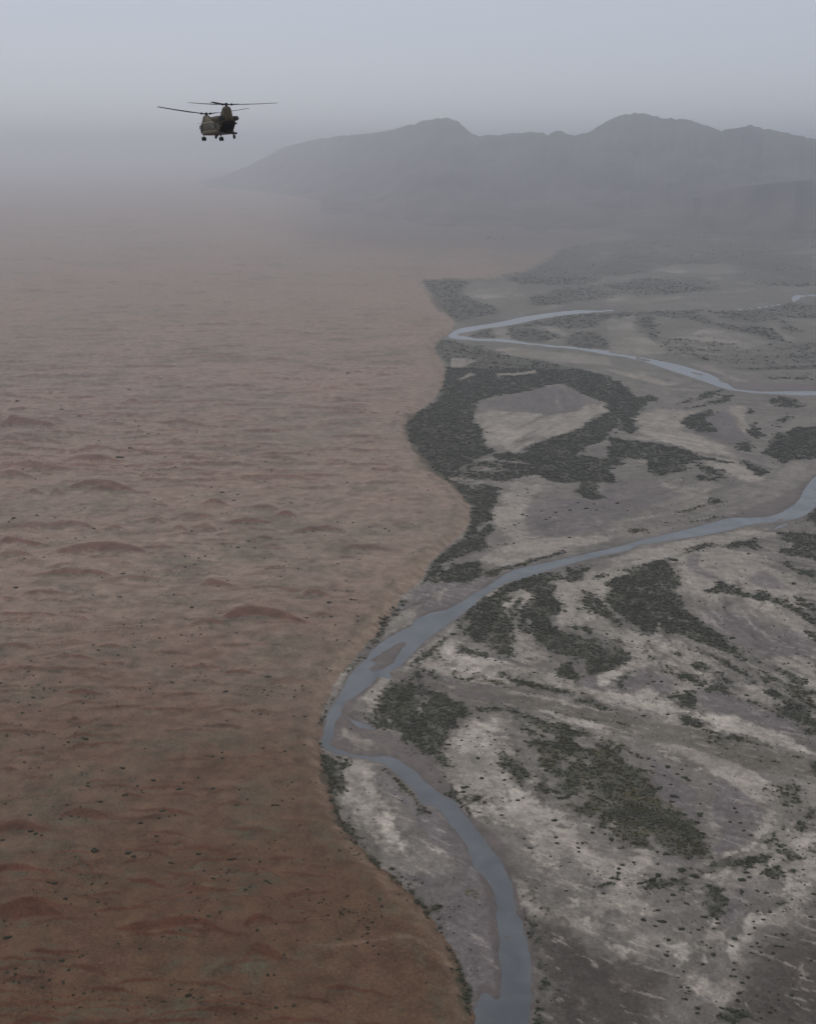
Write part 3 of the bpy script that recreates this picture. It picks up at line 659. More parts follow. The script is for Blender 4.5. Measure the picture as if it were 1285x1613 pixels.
def bank_sd(X, Y):
    foot = foot_of(X, Y)
    x = X + 3.4 * fbm(X / 26, Y / 26, 21, 3) + 4 * gn(X / 75, Y / 75, 25) + 1.2 * gn(X / 6, Y / 6, 22) * lod(6, foot)
    y = Y + 3.0 * fbm(X / 26 + 50, Y / 26, 23, 3)
    return sdf(x, y, DESERT, 1e6)

def cover_at(X, Y, foot=None, full=False):
    """scrub cover 0..1 of the thickets, index of the thicket key, olive share"""
    if foot is None: foot = foot_of(X, Y)
    x, y = warp(X, Y, foot, .75)
    V2 = np.zeros(X.shape)
    V = np.zeros(X.shape); K = np.full(X.shape, -1); O = np.zeros(X.shape)
    keys = list(THICK)
    soft = np.clip(4.5 + foot * .9, 4.5, 22)
    for k, d, ol, P in VEG:
        m0 = 22.0
        lo, hi = P.min(0) - m0, P.max(0) + m0
        m = (x > lo[0]) & (x < hi[0]) & (y > lo[1]) & (y < hi[1])
        if not m.any(): continue
        xs, ys = x[m], y[m]
        s = seg_dist(xs, ys, P); s[inside(xs, ys, P)] *= -1
        v = d * (1 - sst(-soft[m], soft[m], s))
        d = min(.97, d + .10) if d < .9 else d
        V2[m] = np.maximum(V2[m], d * (1 - sst(-3, 20, s)))
        old = V[m]; kk = K[m]; oo = O[m]
        b = v > old
        old[b] = v[b]; kk[b] = keys.index(k); oo[b] = ol
        V[m] = old; K[m] = kk; O[m] = oo
    for P in HOLES:
        s = sdf(x, y, P, 10)
        V *= sst(-2.5, 2.5, s) * .8 + .2
    n = .6 * fbm(X / 11, Y / 11, 61, 3) * np.clip(22 / (2.2 * foot), .3, 1) + .6 * fbm(X / 60, Y / 38, 62, 3) + .42 * gn(X / 3.4, Y / 3.4, 63) * lod(4, foot)
    n = n + np.clip((foot - 6) / 10, 0, 1) * .6 * fbm(X / 150, Y / 420, 64, 3)
    c = sst(.16, .66, V + .75 * n * (1.25 - .68 * V))
    c = c * np.clip(1.0 + .75 * fbm(X / 17, Y / 17, 65, 3) + .4 * gn(X / 5, Y / 5, 66) * lod(5, foot), .15, 1)
    if full: return c * (V > .02), K, O, V2
    return c * (V > .02), K, O

def flood(X, Y):
    foot = foot_of(X, Y)
    x, y = warp(X, Y, foot, .8)
    n = X.shape
    S = np.zeros(n); W = np.full(n, .12)
    for i, F in enumerate(FLOW):
        mg = 170 + 0 * F[0, 0]
        lo, hi = F.min(0) - mg, F.max(0) + mg
        m = (x > lo[0]) & (x < hi[0]) & (y > lo[1]) & (y < hi[1])
        if not m.any(): continue
        xs, ys = x[m], y[m]
        best = np.full(xs.shape, 1e18); tt = np.zeros(xs.shape); sg = np.zeros(xs.shape); acc = 0
        for a, b in zip(F[:-1], F[1:]):
            e = b - a; L = math.hypot(*e) + 1e-6
            t = np.clip(((xs - a[0]) * e[0] + (ys - a[1]) * e[1]) / L / L, 0, 1)
            dx, dy = xs - a[0] - t * e[0], ys - a[1] - t * e[1]
            d2 = dx * dx + dy * dy
            u = d2 < best
            best[u] = d2[u]; tt[u] = (acc + t * L)[u]; sg[u] = np.sign(e[0] * dy - e[1] * dx)[u]
            acc += L
        d = np.sqrt(best)
        w = np.exp(-(d / 75) ** 2) + .02
        f = foot[m]
        sn = gn(tt / 70, sg * d / 9, 100 + i) * lod(9, f * .6) + .7 * gn(tt / 30, sg * d / 3.6, 140 + i) * lod(5, f * .7) + .6 * gn(tt / 160, sg * d / 24, 180 + i)
        S[m] += w * sn; W[m] += w
    S = S / W
    # away from the channels the silt is combed along one slanting direction
    cu, cv_ = .8 * X - .6 * Y, .6 * X + .8 * Y
    cb = fbm(cu / 46, cv_ / 9, 36, 3) * lod(10, foot) + .5 * fbm(cu / 150, cv_ / 34, 37, 2)
    S = S + cb * np.clip(1.1 - W * 1.4, .15, 1) * .6
    big = fbm(X / 90, Y / 90, 31, 3)
    med = fbm(X / 22, Y / 22, 32, 3)
    fine = fbm(X / 4.5, Y / 4.5, 33, 2) * lod(5, foot)
    vf = gn(X / 1.3, Y / 1.3, 34) * lod(1.6, foot)
    fine2 = fbm(X / 2.2, Y / 2.2, 35, 2) * lod(2.6, foot)
    col = np.empty(n + (3,)); col[:] = (.170, .156, .136)
    pale = sst(-.35, .6, .7 * big + .5 * med + .5 * S)
    col += (np.array((.255, .231, .198)) - col) * (pale * .65)[..., None]
    wet = np.zeros(n)
    mudl = np.zeros(n)
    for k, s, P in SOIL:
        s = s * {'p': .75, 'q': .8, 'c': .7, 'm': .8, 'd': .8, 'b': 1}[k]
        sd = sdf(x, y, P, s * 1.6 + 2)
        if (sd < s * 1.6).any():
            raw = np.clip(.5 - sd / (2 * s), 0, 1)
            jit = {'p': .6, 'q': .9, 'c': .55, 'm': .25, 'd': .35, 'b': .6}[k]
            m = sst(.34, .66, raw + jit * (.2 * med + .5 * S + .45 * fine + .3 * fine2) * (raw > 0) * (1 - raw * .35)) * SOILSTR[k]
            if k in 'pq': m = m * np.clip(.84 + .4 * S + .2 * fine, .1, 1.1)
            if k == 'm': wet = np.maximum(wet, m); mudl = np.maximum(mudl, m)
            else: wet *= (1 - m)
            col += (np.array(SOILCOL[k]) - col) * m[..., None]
    # crisp slivers of dry crust and of damp silt combed along the flow
    sl = fbm(cu / 17 + .5 * med, cv_ / 3.6 + .8 * med, 45, 3) + .25 * big
    nearw = 1 - sst(900, 1500, np.hypot(X, Y))
    pk = sst(.30, .38, sl) * nearw * (1 - .8 * mudl)
    dk = sst(.30, .40, -sl + .12 * fine) * nearw
    col += (np.array((.40, .362, .31)) - col) * (pk * .42)[..., None]
    col += (np.array((.125, .110, .100)) - col) * (dk * .42)[..., None]
    col += (np.array((.385, .345, .292)) - col) * (sst(.42, .58, S) * .34 * np.clip(1 - mudl, 0, 1))[..., None]
    col += (np.array((.108, .098, .082)) - col) * (sst(.40, .56, -S) * .38)[..., None]
    f = 1 + .26 * S * (1 - .75 * mudl) + .14 * med + .22 * fine * (1 - .7 * mudl) + .24 * fine2 * (1 - .6 * mudl) + .22 * vf + .06 * big
    col *= np.clip(f, .55, 1.6)[..., None]
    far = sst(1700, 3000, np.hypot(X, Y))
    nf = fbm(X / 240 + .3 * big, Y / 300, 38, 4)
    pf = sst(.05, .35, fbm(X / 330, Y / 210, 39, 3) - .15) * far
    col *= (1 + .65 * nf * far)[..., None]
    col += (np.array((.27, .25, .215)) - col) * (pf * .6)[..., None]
    # water line
    z = .25 + .25 * med * lod(20, foot)
    wsd = np.full(n, 60.0)
    for nm, P in WATERS:
        P2 = RIVER_S if P is RIVER else UPPER_S if P is UPPER else P
        wsd = np.minimum(wsd, sdf(X + 1.0 * gn(X / 9, Y / 9, 41), Y + 1.0 * gn(X / 9, Y / 9, 42), P2, 60))
    for P in ISLES:
        s = sdf(X + 1.5 * gn(X / 7, Y / 7, 43), Y + 1.5 * gn(X / 7, Y / 7, 44), soften(P), 30)
        wsd = np.where(s < 12, np.maximum(wsd, -s), wsd)
    z = np.where(wsd < 12, np.minimum(z, np.clip(wsd * .13 - .17, -1.2, .5)), z)
    edge = np.exp(-np.clip(wsd, 0, 100) / (1.8 + foot * .35)) * .75
    col += (np.array((.075, .058, .055)) - col) * edge[..., None]
    wet = np.maximum(wet, edge)
    c, K, O = cover_at(X, Y, foot)
    c = c * sst(0, 4, wsd)
    lit = np.array((.034, .037, .026)) + np.array((.050, .040, .010)) * np.clip((.35 + .65 * O) * (.3 + 1.1 * med + .5 * fine), 0, 1)[..., None]
    col += (lit - col) * (c * np.clip(.84 + .4 * fine + .25 * fine2, .5, .97))[..., None]
    # sparse grass tint
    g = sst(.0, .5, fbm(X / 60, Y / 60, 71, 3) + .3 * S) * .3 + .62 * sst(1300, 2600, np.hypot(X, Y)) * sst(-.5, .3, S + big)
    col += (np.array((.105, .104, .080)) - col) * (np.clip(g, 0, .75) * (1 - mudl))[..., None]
    return z, col, wet, wsd, c

TRACK = gp('P 500,1492 545,1490 590,1484 625,1476 650,1478 672,1490 690,1500', 3.5)

def desert(X, Y, sd):
    foot = foot_of(X, Y)
    ins = -sd
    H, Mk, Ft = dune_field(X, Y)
    big = fbm(X / 260, Y / 200, 51, 3)
    med = fbm(X / 55, Y / 34, 52, 3) * lod(40, foot)
    fine = fbm(X / 9, Y / 7, 53, 2) * lod(8, foot)
    vf = gn(X / 1.6, Y / 1.6, 54) * lod(1.8, foot)
    rip = gn(X / 24 + .9 * med, Y / 13 + 1.6 * med, 55) * lod(11, foot * 1.7)
    rip2 = gn(X / 62 + .6 * med, Y / 38, 57) * lod(34, foot)
    edge = sst(0, 60, ins)
    z = 4.2 * sst(-1, 13, ins) + edge * (H + .5 * med + .5 * rip * .5 + 1.0 * rip2)
    col = np.empty(X.shape + (3,)); col[:] = SAND
    t = np.clip(.45 + .8 * big + .35 * med, 0, 1)
    col += (SAND2 - col) * t[..., None]
    near_dim = 1 - sst(480, 1050, np.hypot(X * .8, Y) + 160 * big + 40 * med)  # grows towards the camera: light fall-off painted as darker sand
    col += (SAND_DIM - col) * (near_dim * .85)[..., None]
    scr = sst(-.08, .45, .8 * med + .5 * fine + .45 * big + .25 * Ft) * .55 + .4 * Ft * sst(-.3, .4, fine)
    scr = scr * edge + sst(.1, .6, .5 * fine + .6 * med) * .25
    scr = np.clip(scr, 0, .85)
    sp = sst(.35, .75, gn(X / 2.1, Y / 2.1, 58) * lod(2.4, foot) + .5 * scr)
    col += (SCRUB - col) * np.clip(scr * .75 + sp * scr * .8, 0, .92)[..., None]
    streak = sst(.05, .6, rip + .6 * rip2) * .28 * (1 - .7 * scr)
    col += (RED - col) * (streak * edge)[..., None]
    face_c = RED + (np.array((.112, .045, .026)) - RED) * near_dim[..., None]  # close dune faces take the same painted dimming
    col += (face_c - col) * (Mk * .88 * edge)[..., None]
    # bank: pale tan cut face, a scrubby upper lip
    tan = np.exp(-((ins - 6) / 6) ** 2) * (.95 + .5 * fine)
    tan = np.exp(-((ins - 5.5) / 4) ** 2) * (.95 + .5 * fine)
    tan = np.clip(tan * (.35 + .65 * sst(730, 790, Y) * (1 - sst(1010, 1120, Y))), 0, .9)
    col += (np.array((.275, .205, .145)) - col) * tan[..., None]
    lip = np.exp(-((ins - 15) / 4) ** 2) * sst(-.3, .4, med + fine) * .6
    col += (np.array((.095, .085, .055)) - col) * lip[..., None]
    nb = ins < 20
    if nb.any():
        cv = np.zeros(X.shape); cv[nb] = cover_at(X[nb], Y[nb], foot[nb])[0]
        col += (np.array((.060, .056, .036)) - col) * (cv * .85)[..., None]
    td = seg_dist(X + 2 * med, Y + 2 * med, TRACK, False) if True else 0
    col += (np.array((.26, .19, .14)) - col) * (np.exp(-(td / 1.4) ** 2) * .22)[..., None]
    # towards the hills the sand gives way to grey gravel plain
    g = sst(3000, 5700, Y + .45 * X + 500 * fbm(X / 900, Y / 900, 59, 3)) * sst(-.14, -.02, X / np.maximum(Y, 500) + .03 * big)
    col += (np.array((.105, .092, .082)) - col) * (g * .85)[..., None]
    col *= np.clip(1 + .15 * fine + .18 * vf + .08 * med - .09 * rip * edge, .5, 1.6)[..., None]
    return z, col

def ground_z(X, Y):
    X, Y = np.atleast_1d(np.asarray(X, float)), np.atleast_1d(np.asarray(Y, float))
    sd = bank_sd(X, Y)
    z = np.zeros(X.shape)
    m = sd < 0
    if m.any(): z[m] = desert(X[m], Y[m], sd[m])[0]
    return z, sd

# ------------------------------------------------------------------ the ground mesh (rings round the camera's foot point)
deg = math.radians
dep = np.concatenate([np.arange(46, 1.5, -.052), np.geomspace(1.5, .6, 18)])
rad = np.concatenate([np.array([0.5, 60, 140, 220, 290]), CAMZ / np.tan(np.radians(dep))])
az = np.concatenate([np.arange(-180, -30, 10), np.arange(-30, -26, 1), np.arange(-26, 25.999, .064), np.arange(26, 30, 1), np.arange(30, 181, 10)])
RR, AA = np.meshgrid(rad, np.radians(az), indexing='ij')
GX, GY = RR * np.sin(AA), RR * np.cos(AA)
NR, NA = GX.shape
fx, fy = GX.ravel(), GY.ravel()
SD = bank_sd(fx, fy)
Z = np.zeros(fx.shape); C3 = np.zeros(fx.shape + (3,)); WET = np.zeros(fx.shape); WSD = np.full(fx.shape, 60.0)
dm = SD < 0
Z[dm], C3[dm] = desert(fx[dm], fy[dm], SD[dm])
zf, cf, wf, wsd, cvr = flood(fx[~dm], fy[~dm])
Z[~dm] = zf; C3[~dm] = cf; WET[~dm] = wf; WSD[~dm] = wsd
idx = np.arange(NR * NA).reshape(NR, NA)
quads = np.stack([idx[:-1, :-1], idx[:-1, 1:], idx[1:, 1:], idx[1:, :-1]], -1).reshape(-1, 4)[:, ::-1]
qd = dm[quads].sum(1) >= 2

def grid_mesh(name, quads, z, mat, cols=None, wet=None):
    used = np.unique(quads)
    remap = np.full(NR * NA, -1, np.int64); remap[used] = np.arange(len(used))
    co = np.stack([fx[used], fy[used], z[used] if isinstance(z, np.ndarray) else np.full(len(used), z)], 1)
    me = bpy.data.meshes.new(name)
    me.vertices.add(len(used)); me.vertices.foreach_set('co', co.astype(np.float32).ravel())
    q = remap[quads]
    me.loops.add(q.size); me.loops.foreach_set('vertex_index', q.ravel().astype(np.int32))
    me.polygons.add(len(q)); me.polygons.foreach_set('loop_start', np.arange(0, q.size, 4, dtype=np.int32))
    me.update(calc_edges=True)
    me.polygons.foreach_set('use_smooth', np.ones(len(q), bool))
    if cols is not None:
        a = me.attributes.new('soil', 'FLOAT_COLOR', 'POINT')
        c4 = np.ones((len(used), 4), np.float32); c4[:, :3] = np.clip(cols[used], .005, .9)
        a.data.foreach_set('color', c4.ravel())
    if wet is not None:
        a = me.attributes.new('wet', 'FLOAT', 'POINT'); a.data.foreach_set('value', wet[used].astype(np.float32))
    me.materials.append(mat)
    o = bpy.data.objects.new(name, me); COL.objects.link(o)
    return o

def ground_mat(name, grain, wetness):
    m = bpy.data.materials.new(name); m.use_nodes = True
    t = m.node_tree; b = t.nodes['Principled BSDF']
    at_ = t.nodes.new('ShaderNodeAttribute'); at_.attribute_name = 'soil'
    geo = t.nodes.new('ShaderNodeNewGeometry')
    n1 = t.nodes.new('ShaderNodeTexNoise'); n1.inputs['Scale'].default_value = .8; n1.inputs['Detail'].default_value = 3
    n2 = t.nodes.new('ShaderNodeTexNoise'); n2.inputs['Scale'].default_value = .11; n2.inputs['Detail'].default_value = 2
    t.links.new(geo.outputs['Position'], n1.inputs['Vector']); t.links.new(geo.outputs['Position'], n2.inputs['Vector'])
    add = t.nodes.new('ShaderNodeMath'); add.operation = 'ADD'
    t.links.new(n1.outputs['Fac'], add.inputs[0]); t.links.new(n2.outputs['Fac'], add.inputs[1])
    mr = t.nodes.new('ShaderNodeMapRange')
    mr.inputs['From Min'].default_value = .55; mr.inputs['From Max'].default_value = 1.45
    mr.inputs['To Min'].default_value = 1 - grain; mr.inputs['To Max'].default_value = 1 + grain
    t.links.new(add.outputs[0], mr.inputs['Value'])
    mul = t.nodes.new('ShaderNodeVectorMath'); mul.operation = 'SCALE'
    t.links.new(at_.outputs['Color'], mul.inputs[0]); t.links.new(mr.outputs[0], mul.inputs['Scale'])
    t.links.new(mul.outputs[0], b.inputs['Base Color'])
    b.inputs['Roughness'].default_value = .95
    b.inputs['Specular IOR Level'].default_value = .15
    if wetness:
        aw = t.nodes.new('ShaderNodeAttribute'); aw.attribute_name = 'wet'
        r = t.nodes.new('ShaderNodeMapRange'); r.inputs['To Min'].default_value = .95; r.inputs['To Max'].default_value = .62
        t.links.new(aw.outputs['Fac'], r.inputs['Value']); t.links.new(r.outputs[0], b.inputs['Roughness'])
        r2 = t.nodes.new('ShaderNodeMapRange'); r2.inputs['To Min'].default_value = .15; r2.inputs['To Max'].default_value = .45
        t.links.new(aw.outputs['Fac'], r2.inputs['Value']); t.links.new(r2.outputs[0], b.inputs['Specular IOR Level'])
    return m

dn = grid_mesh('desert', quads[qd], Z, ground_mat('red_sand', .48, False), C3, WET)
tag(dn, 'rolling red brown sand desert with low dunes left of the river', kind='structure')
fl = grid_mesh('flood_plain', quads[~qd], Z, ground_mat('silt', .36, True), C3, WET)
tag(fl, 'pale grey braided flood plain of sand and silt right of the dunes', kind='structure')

wm = bpy.data.materials.new('silty_water'); wm.use_nodes = True
t = wm.node_tree; b = t.nodes['Principled BSDF']
geo = t.nodes.new('ShaderNodeNewGeometry')
nz = t.nodes.new('ShaderNodeTexNoise'); nz.inputs['Scale'].default_value = .035; nz.inputs['Detail'].default_value = 5; nz.inputs['Distortion'].default_value = .6
t.links.new(geo.outputs['Position'], nz.inputs['Vector'])
rp = t.nodes.new('ShaderNodeValToRGB')
rp.color_ramp.elements[0].position = .32; rp.color_ramp.elements[0].color = (.070, .082, .087, 1)
rp.color_ramp.elements[1].position = .68; rp.color_ramp.elements[1].color = (.125, .138, .142, 1)
t.links.new(nz.outputs['Fac'], rp.inputs['Fac']); t.links.new(rp.outputs['Color'], b.inputs['Base Color'])
b.inputs['Roughness'].default_value = .12; b.inputs['IOR'].default_value = 1.5
n3 = t.nodes.new('ShaderNodeTexNoise'); n3.inputs['Scale'].default_value = .8; n3.inputs['Detail'].default_value = 3
t.links.new(geo.outputs['Position'], n3.inputs['Vector'])
bp = t.nodes.new('ShaderNodeBump'); bp.inputs['Strength'].default_value = .06; bp.inputs['Distance'].default_value = .2
t.links.new(n3.outputs['Fac'], bp.inputs['Height']); t.links.new(bp.outputs[0], b.inputs['Normal'])

qf = quads[~qd]
WLAB = ['blue grey main river curving from the right edge down to the bottom', 'far river arm bending in a hairpin beside the dunes',
        'thin far stream thread crossing the hazy plain', 'thin far stream entering at the right edge', 'small shallow pool on the near sand bar',
        'short backwater below the river at the right edge', 'tiny pool at the foot of the sand bank']
for i, (nm, P) in enumerate(WATERS):
    P2 = RIVER_S if P is RIVER else UPPER_S if P is UPPER else P
    lo, hi = P2.min(0) - 40, P2.max(0) + 40
    c = qf[:, 0]
    m = (fx[c] > lo[0]) & (fx[c] < hi[0]) & (fy[c] > lo[1]) & (fy[c] < hi[1]) & (WSD[qf].min(1) < 5)
    sub = qf[m]
    if not len(sub): continue
    s = sdf(fx[sub[:, 0]], fy[sub[:, 0]], P2, 60)
    sub = sub[s < 30]
    if not len(sub): continue
    o = grid_mesh(nm, sub, -.17 - .004 * i, wm)
    tag(o, WLAB[i], kind='structure')
# ------------------------------------------------------------------ hills
def hill_mat():
    m = bpy.data.materials.new('bare_rock'); m.use_nodes = True
    t = m.node_tree; b = t.nodes['Principled BSDF']
    geo = t.nodes.new('ShaderNodeNewGeometry')
    n = t.nodes.new('ShaderNodeTexNoise'); n.inputs['Scale'].default_value = .004; n.inputs['Detail'].default_value = 8
    t.links.new(geo.outputs['Position'], n.inputs['Vector'])
    r = t.nodes.new('ShaderNodeValToRGB')
    r.color_ramp.elements[0].position = .3; r.color_ramp.elements[0].color = (.050, .043, .038, 1)
    r.color_ramp.elements[1].position = .7; r.color_ramp.elements[1].color = (.150, .130, .114, 1)
    t.links.new(n.outputs['Fac'], r.inputs['Fac']); t.links.new(r.outputs['Color'], b.inputs['Base Color'])
    b.inputs['Roughness'].default_value = .97; b.inputs['Specular IOR Level'].default_value = .1
    return m
HM = hill_mat()

def ridge(name, label, skyline, dist, front, back, seed, azr, spur=.55):
    """a ridge whose crest follows surveyed skyline points at the given distance, with spurs and gullies on its flanks"""
    pts = tp('P ' + skyline)
    azs, hs = [], []
    for x, y in pts:
        d = ray(x, y); h = math.hypot(d[0], d[1]); a_ = math.degrees(math.atan2(d[0], d[1]))
        azs.append(a_); hs.append(CAMZ + d[2] / h * float(np.interp(a_, *dist)))
    a = np.linspace(azr[0], azr[1], int((azr[1] - azr[0]) / .06))
    tt = np.concatenate([-np.linspace(1, 0, 46), np.linspace(0, 1, 20)[1:]])
    T, A = np.meshgrid(tt, a, indexing='ij')
    D0 = np.interp(A, *dist)
    D = D0 + 260 * gn(A / 3.1, A * 0, seed) + 120 * gn(A / .8, A * 0, seed + 1)
    fr = front * (1 + .28 * gn(A / 2.2, A * 0, seed + 2))
    R = D + np.where(T < 0, T * fr, T * back)
    Hs = np.maximum(np.interp(A, azs, hs), 0)
    Hs = Hs * (1 + .012 * gn(A / .2, A * 0, seed + 6) + .014 * gn(A / .55, A * 0, seed + 7)) * np.where(Hs > 0, 1, 1)
    X, Y = R * np.sin(np.radians(A)), R * np.cos(np.radians(A))
    u = np.abs(T)
    wx, wy = 260 * gn(X / 800, Y / 800, seed + 3), 260 * gn(X / 800 + 40, Y / 800, seed + 8)
    base = (1 - u) ** 1.9 * .8 + .2 * (1 - u)
    gul = 1 - np.abs(gn((X + wx) / 620, (Y + wy) / 1100, seed + 4))
    gul2 = 1 - np.abs(fbm((X + wx) / 240, (Y + wy) / 380, seed + 5, 3)) * 1.6
    env = np.clip(u * (1 - u) * 4, 0, 1)
    Hz = Hs * np.clip(base * (1 - env * spur * (1 - (.65 * gul + .35 * gul2))), 0, 1.0)
    # correct the crest for the wobble of its distance so that the outline stays on the surveyed skyline
    Hz = np.where(u < 1, Hz + (Hs - CAMZ) * (D / D0 - 1) * base * sst(0, 120, Hs), 0)
    Hz = Hz * sst(0, .06, 1 - u) - 3 * (u > .97)
    n0, n1 = X.shape
    me = bpy.data.meshes.new(name)
    me.vertices.add(n0 * n1); me.vertices.foreach_set('co', np.stack([X, Y, Hz], -1).astype(np.float32).ravel())
    ii = np.arange(n0 * n1).reshape(n0, n1)
    q = np.stack([ii[:-1, :-1], ii[:-1, 1:], ii[1:, 1:], ii[1:, :-1]], -1).reshape(-1, 4)[:, ::-1]
    me.loops.add(q.size); me.loops.foreach_set('vertex_index', q.ravel().astype(np.int32))
    me.polygons.add(len(q)); me.polygons.foreach_set('loop_start', np.arange(0, q.size, 4, dtype=np.int32))
    me.update(calc_edges=True)
    me.polygons.foreach_set('use_smooth', np.ones(len(q), bool))
    me.materials.append(HM)
    o = bpy.data.objects.new(name, me); COL.objects.link(o)
    tag(o, label, kind='structure')
    return o

ridge('mountain', 'hazy grey mountain with the highest rounded peak, right of centre',
      '440,330 495,313 540,295 590,270 640,245 690,225 725,217 745,215 770,213 800,211 830,208 852,208 862,214 872,207 884,205 893,212 905,213 925,209 940,201 955,191 975,182 1000,178 1020,179 1040,186 1065,187 '
      '1090,190 1112,198 1135,206 1150,203 1165,200 1182,198 1205,202 1240,210 1285,220 1340,222 1420,205 1520,214 1640,236 1800,270',
      ((-2, 6, 30), (9000, 8300, 7200)), 2500, 1900, 300, (-4, 31))
ridge('mountain', 'paler hazy mountain fading into dust, left of the highest peak',
      '100,310 250,300 300,290 350,277 390,262 425,243 450,231 490,221 520,216 550,213 590,209 620,204 645,196 665,191 690,186 705,186 718,189 728,198 740,208 760,218 800,240 850,275 900,310 940,335 1100,360',
      ((-15, -7, 0, 11), (15000, 13500, 9000, 7600)), 2900, 1700, 340, (-15, 11), .5)
ridge('foothill', 'dark low foothill spur at the foot of the right mountain',
      '860,364 900,352 960,338 1020,326 1080,315 1130,300 1180,292 1240,286 1300,280 1400,276 1600,280 1750,320', ((-10, 40), (6200, 6200)), 800, 1500, 380, (6.4, 30), .3)

# ------------------------------------------------------------------ shrubs
def leaf_mat(name, c0, c1):
    m = bpy.data.materials.new(name); m.use_nodes = True
    t = m.node_tree; b = t.nodes['Principled BSDF']
    oi = t.nodes.new('ShaderNodeObjectInfo'); geo = t.nodes.new('ShaderNodeNewGeometry')
    n = t.nodes.new('ShaderNodeTexNoise'); n.inputs['Scale'].default_value = .09; n.inputs['Detail'].default_value = 4
    t.links.new(geo.outputs['Position'], n.inputs['Vector'])
    a = t.nodes.new('ShaderNodeMath'); a.operation = 'ADD'
    t.links.new(n.outputs['Fac'], a.inputs[1])
    rs_ = t.nodes.new('ShaderNodeMath'); rs_.operation = 'MULTIPLY'; rs_.inputs[1].default_value = .35
    t.links.new(oi.outputs['Random'], rs_.inputs[0]); t.links.new(rs_.outputs[0], a.inputs[0])
    hv = t.nodes.new('ShaderNodeMath'); hv.operation = 'MULTIPLY'; hv.inputs[1].default_value = .74
    t.links.new(a.outputs[0], hv.inputs[0])
    r = t.nodes.new('ShaderNodeValToRGB')
    r.color_ramp.elements[0].position = .2; r.color_ramp.elements[0].color = (*c0, 1)
    r.color_ramp.elements[1].position = .8; r.color_ramp.elements[1].color = (*c1, 1)
    t.links.new(hv.outputs[0], r.inputs['Fac']); t.links.new(r.outputs['Color'], b.inputs['Base Color'])
    b.inputs['Roughness'].default_value = .9; b.inputs['Specular IOR Level'].default_value = .12
    return m
LEAF = leaf_mat('grey_green_leaves', (.024, .028, .018), (.066, .071, .046))
OLIVE = leaf_mat('olive_leaves', (.026, .026, .013), (.072, .064, .030))
WOOD = bpy.data.materials.new('grey_wood'); WOOD.use_nodes = True
WOOD.node_tree.nodes['Principled BSDF'].inputs['Base Color'].default_value = (.08, .065, .05, 1)

def shrub_mesh(name, seed, mat, leaves=70, lobes=4):
    """unit-radius desert shrub: a few uneven leafy lobes, loose leaf sprays and short stems"""
    r = random.Random(seed)
    bm = bmesh.new()
    cs = []
    for i in range(lobes):
        a = r.uniform(0, 2 * math.pi); d = r.uniform(.15, .55) if i else 0
        cs.append((Vector((math.cos(a) * d, math.sin(a) * d, r.uniform(.28, .5))), r.uniform(.34, .55)))
    for c, s in cs:
        ret = bmesh.ops.create_icosphere(bm, subdivisions=1, radius=1)
        for v in ret['verts']:
            k = s * r.uniform(.7, 1.2)
            v.co = Vector((v.co.x * k, v.co.y * k, v.co.z * k * .8)) + c
            v.co.z = max(v.co.z, .02)
    for i in range(leaves):
        c, s = cs[r.randrange(lobes)]
        d = Vector((r.gauss(0, 1), r.gauss(0, 1), r.gauss(.35, .8))).normalized()
        p = c + Vector((d.x, d.y, d.z * .8)) * s * r.uniform(.85, 1.25)
        p.z = max(p.z, .04)
        k = r.uniform(.07, .16)
        t1 = Vector((r.gauss(0, 1), r.gauss(0, 1), r.gauss(0, .6))).normalized() * k
        t2 = d.cross(t1).normalized() * k * .8
        vs_ = [bm.verts.new(p - t1), bm.verts.new(p + t2), bm.verts.new(p + t1 * 1.4)]
        bm.faces.new(vs_)
    for i in range(4):
        a = r.uniform(0, 6.28)
        b0 = Vector((0, 0, -.08)); b1 = Vector((math.cos(a) * .3, math.sin(a) * .3, .35))
        sd = Vector((-math.sin(a), math.cos(a), 0)) * .035
        f = bm.faces.new([bm.verts.new(b0 - sd), bm.verts.new(b0 + sd), bm.verts.new(b1 + sd * .5), bm.verts.new(b1 - sd * .5)])
        f.material_index = 1
    me = bpy.data.meshes.new(name); bm.to_mesh(me); bm.free()
    me.materials.append(mat); me.materials.append(WOOD)
    return me
MESH = [shrub_mesh('shrub', s, LEAF, 80, 3 + s % 3) for s in range(5)]
MESH_O = [shrub_mesh('shrub', s + 20, OLIVE, 80, 3 + s % 3) for s in range(3)]

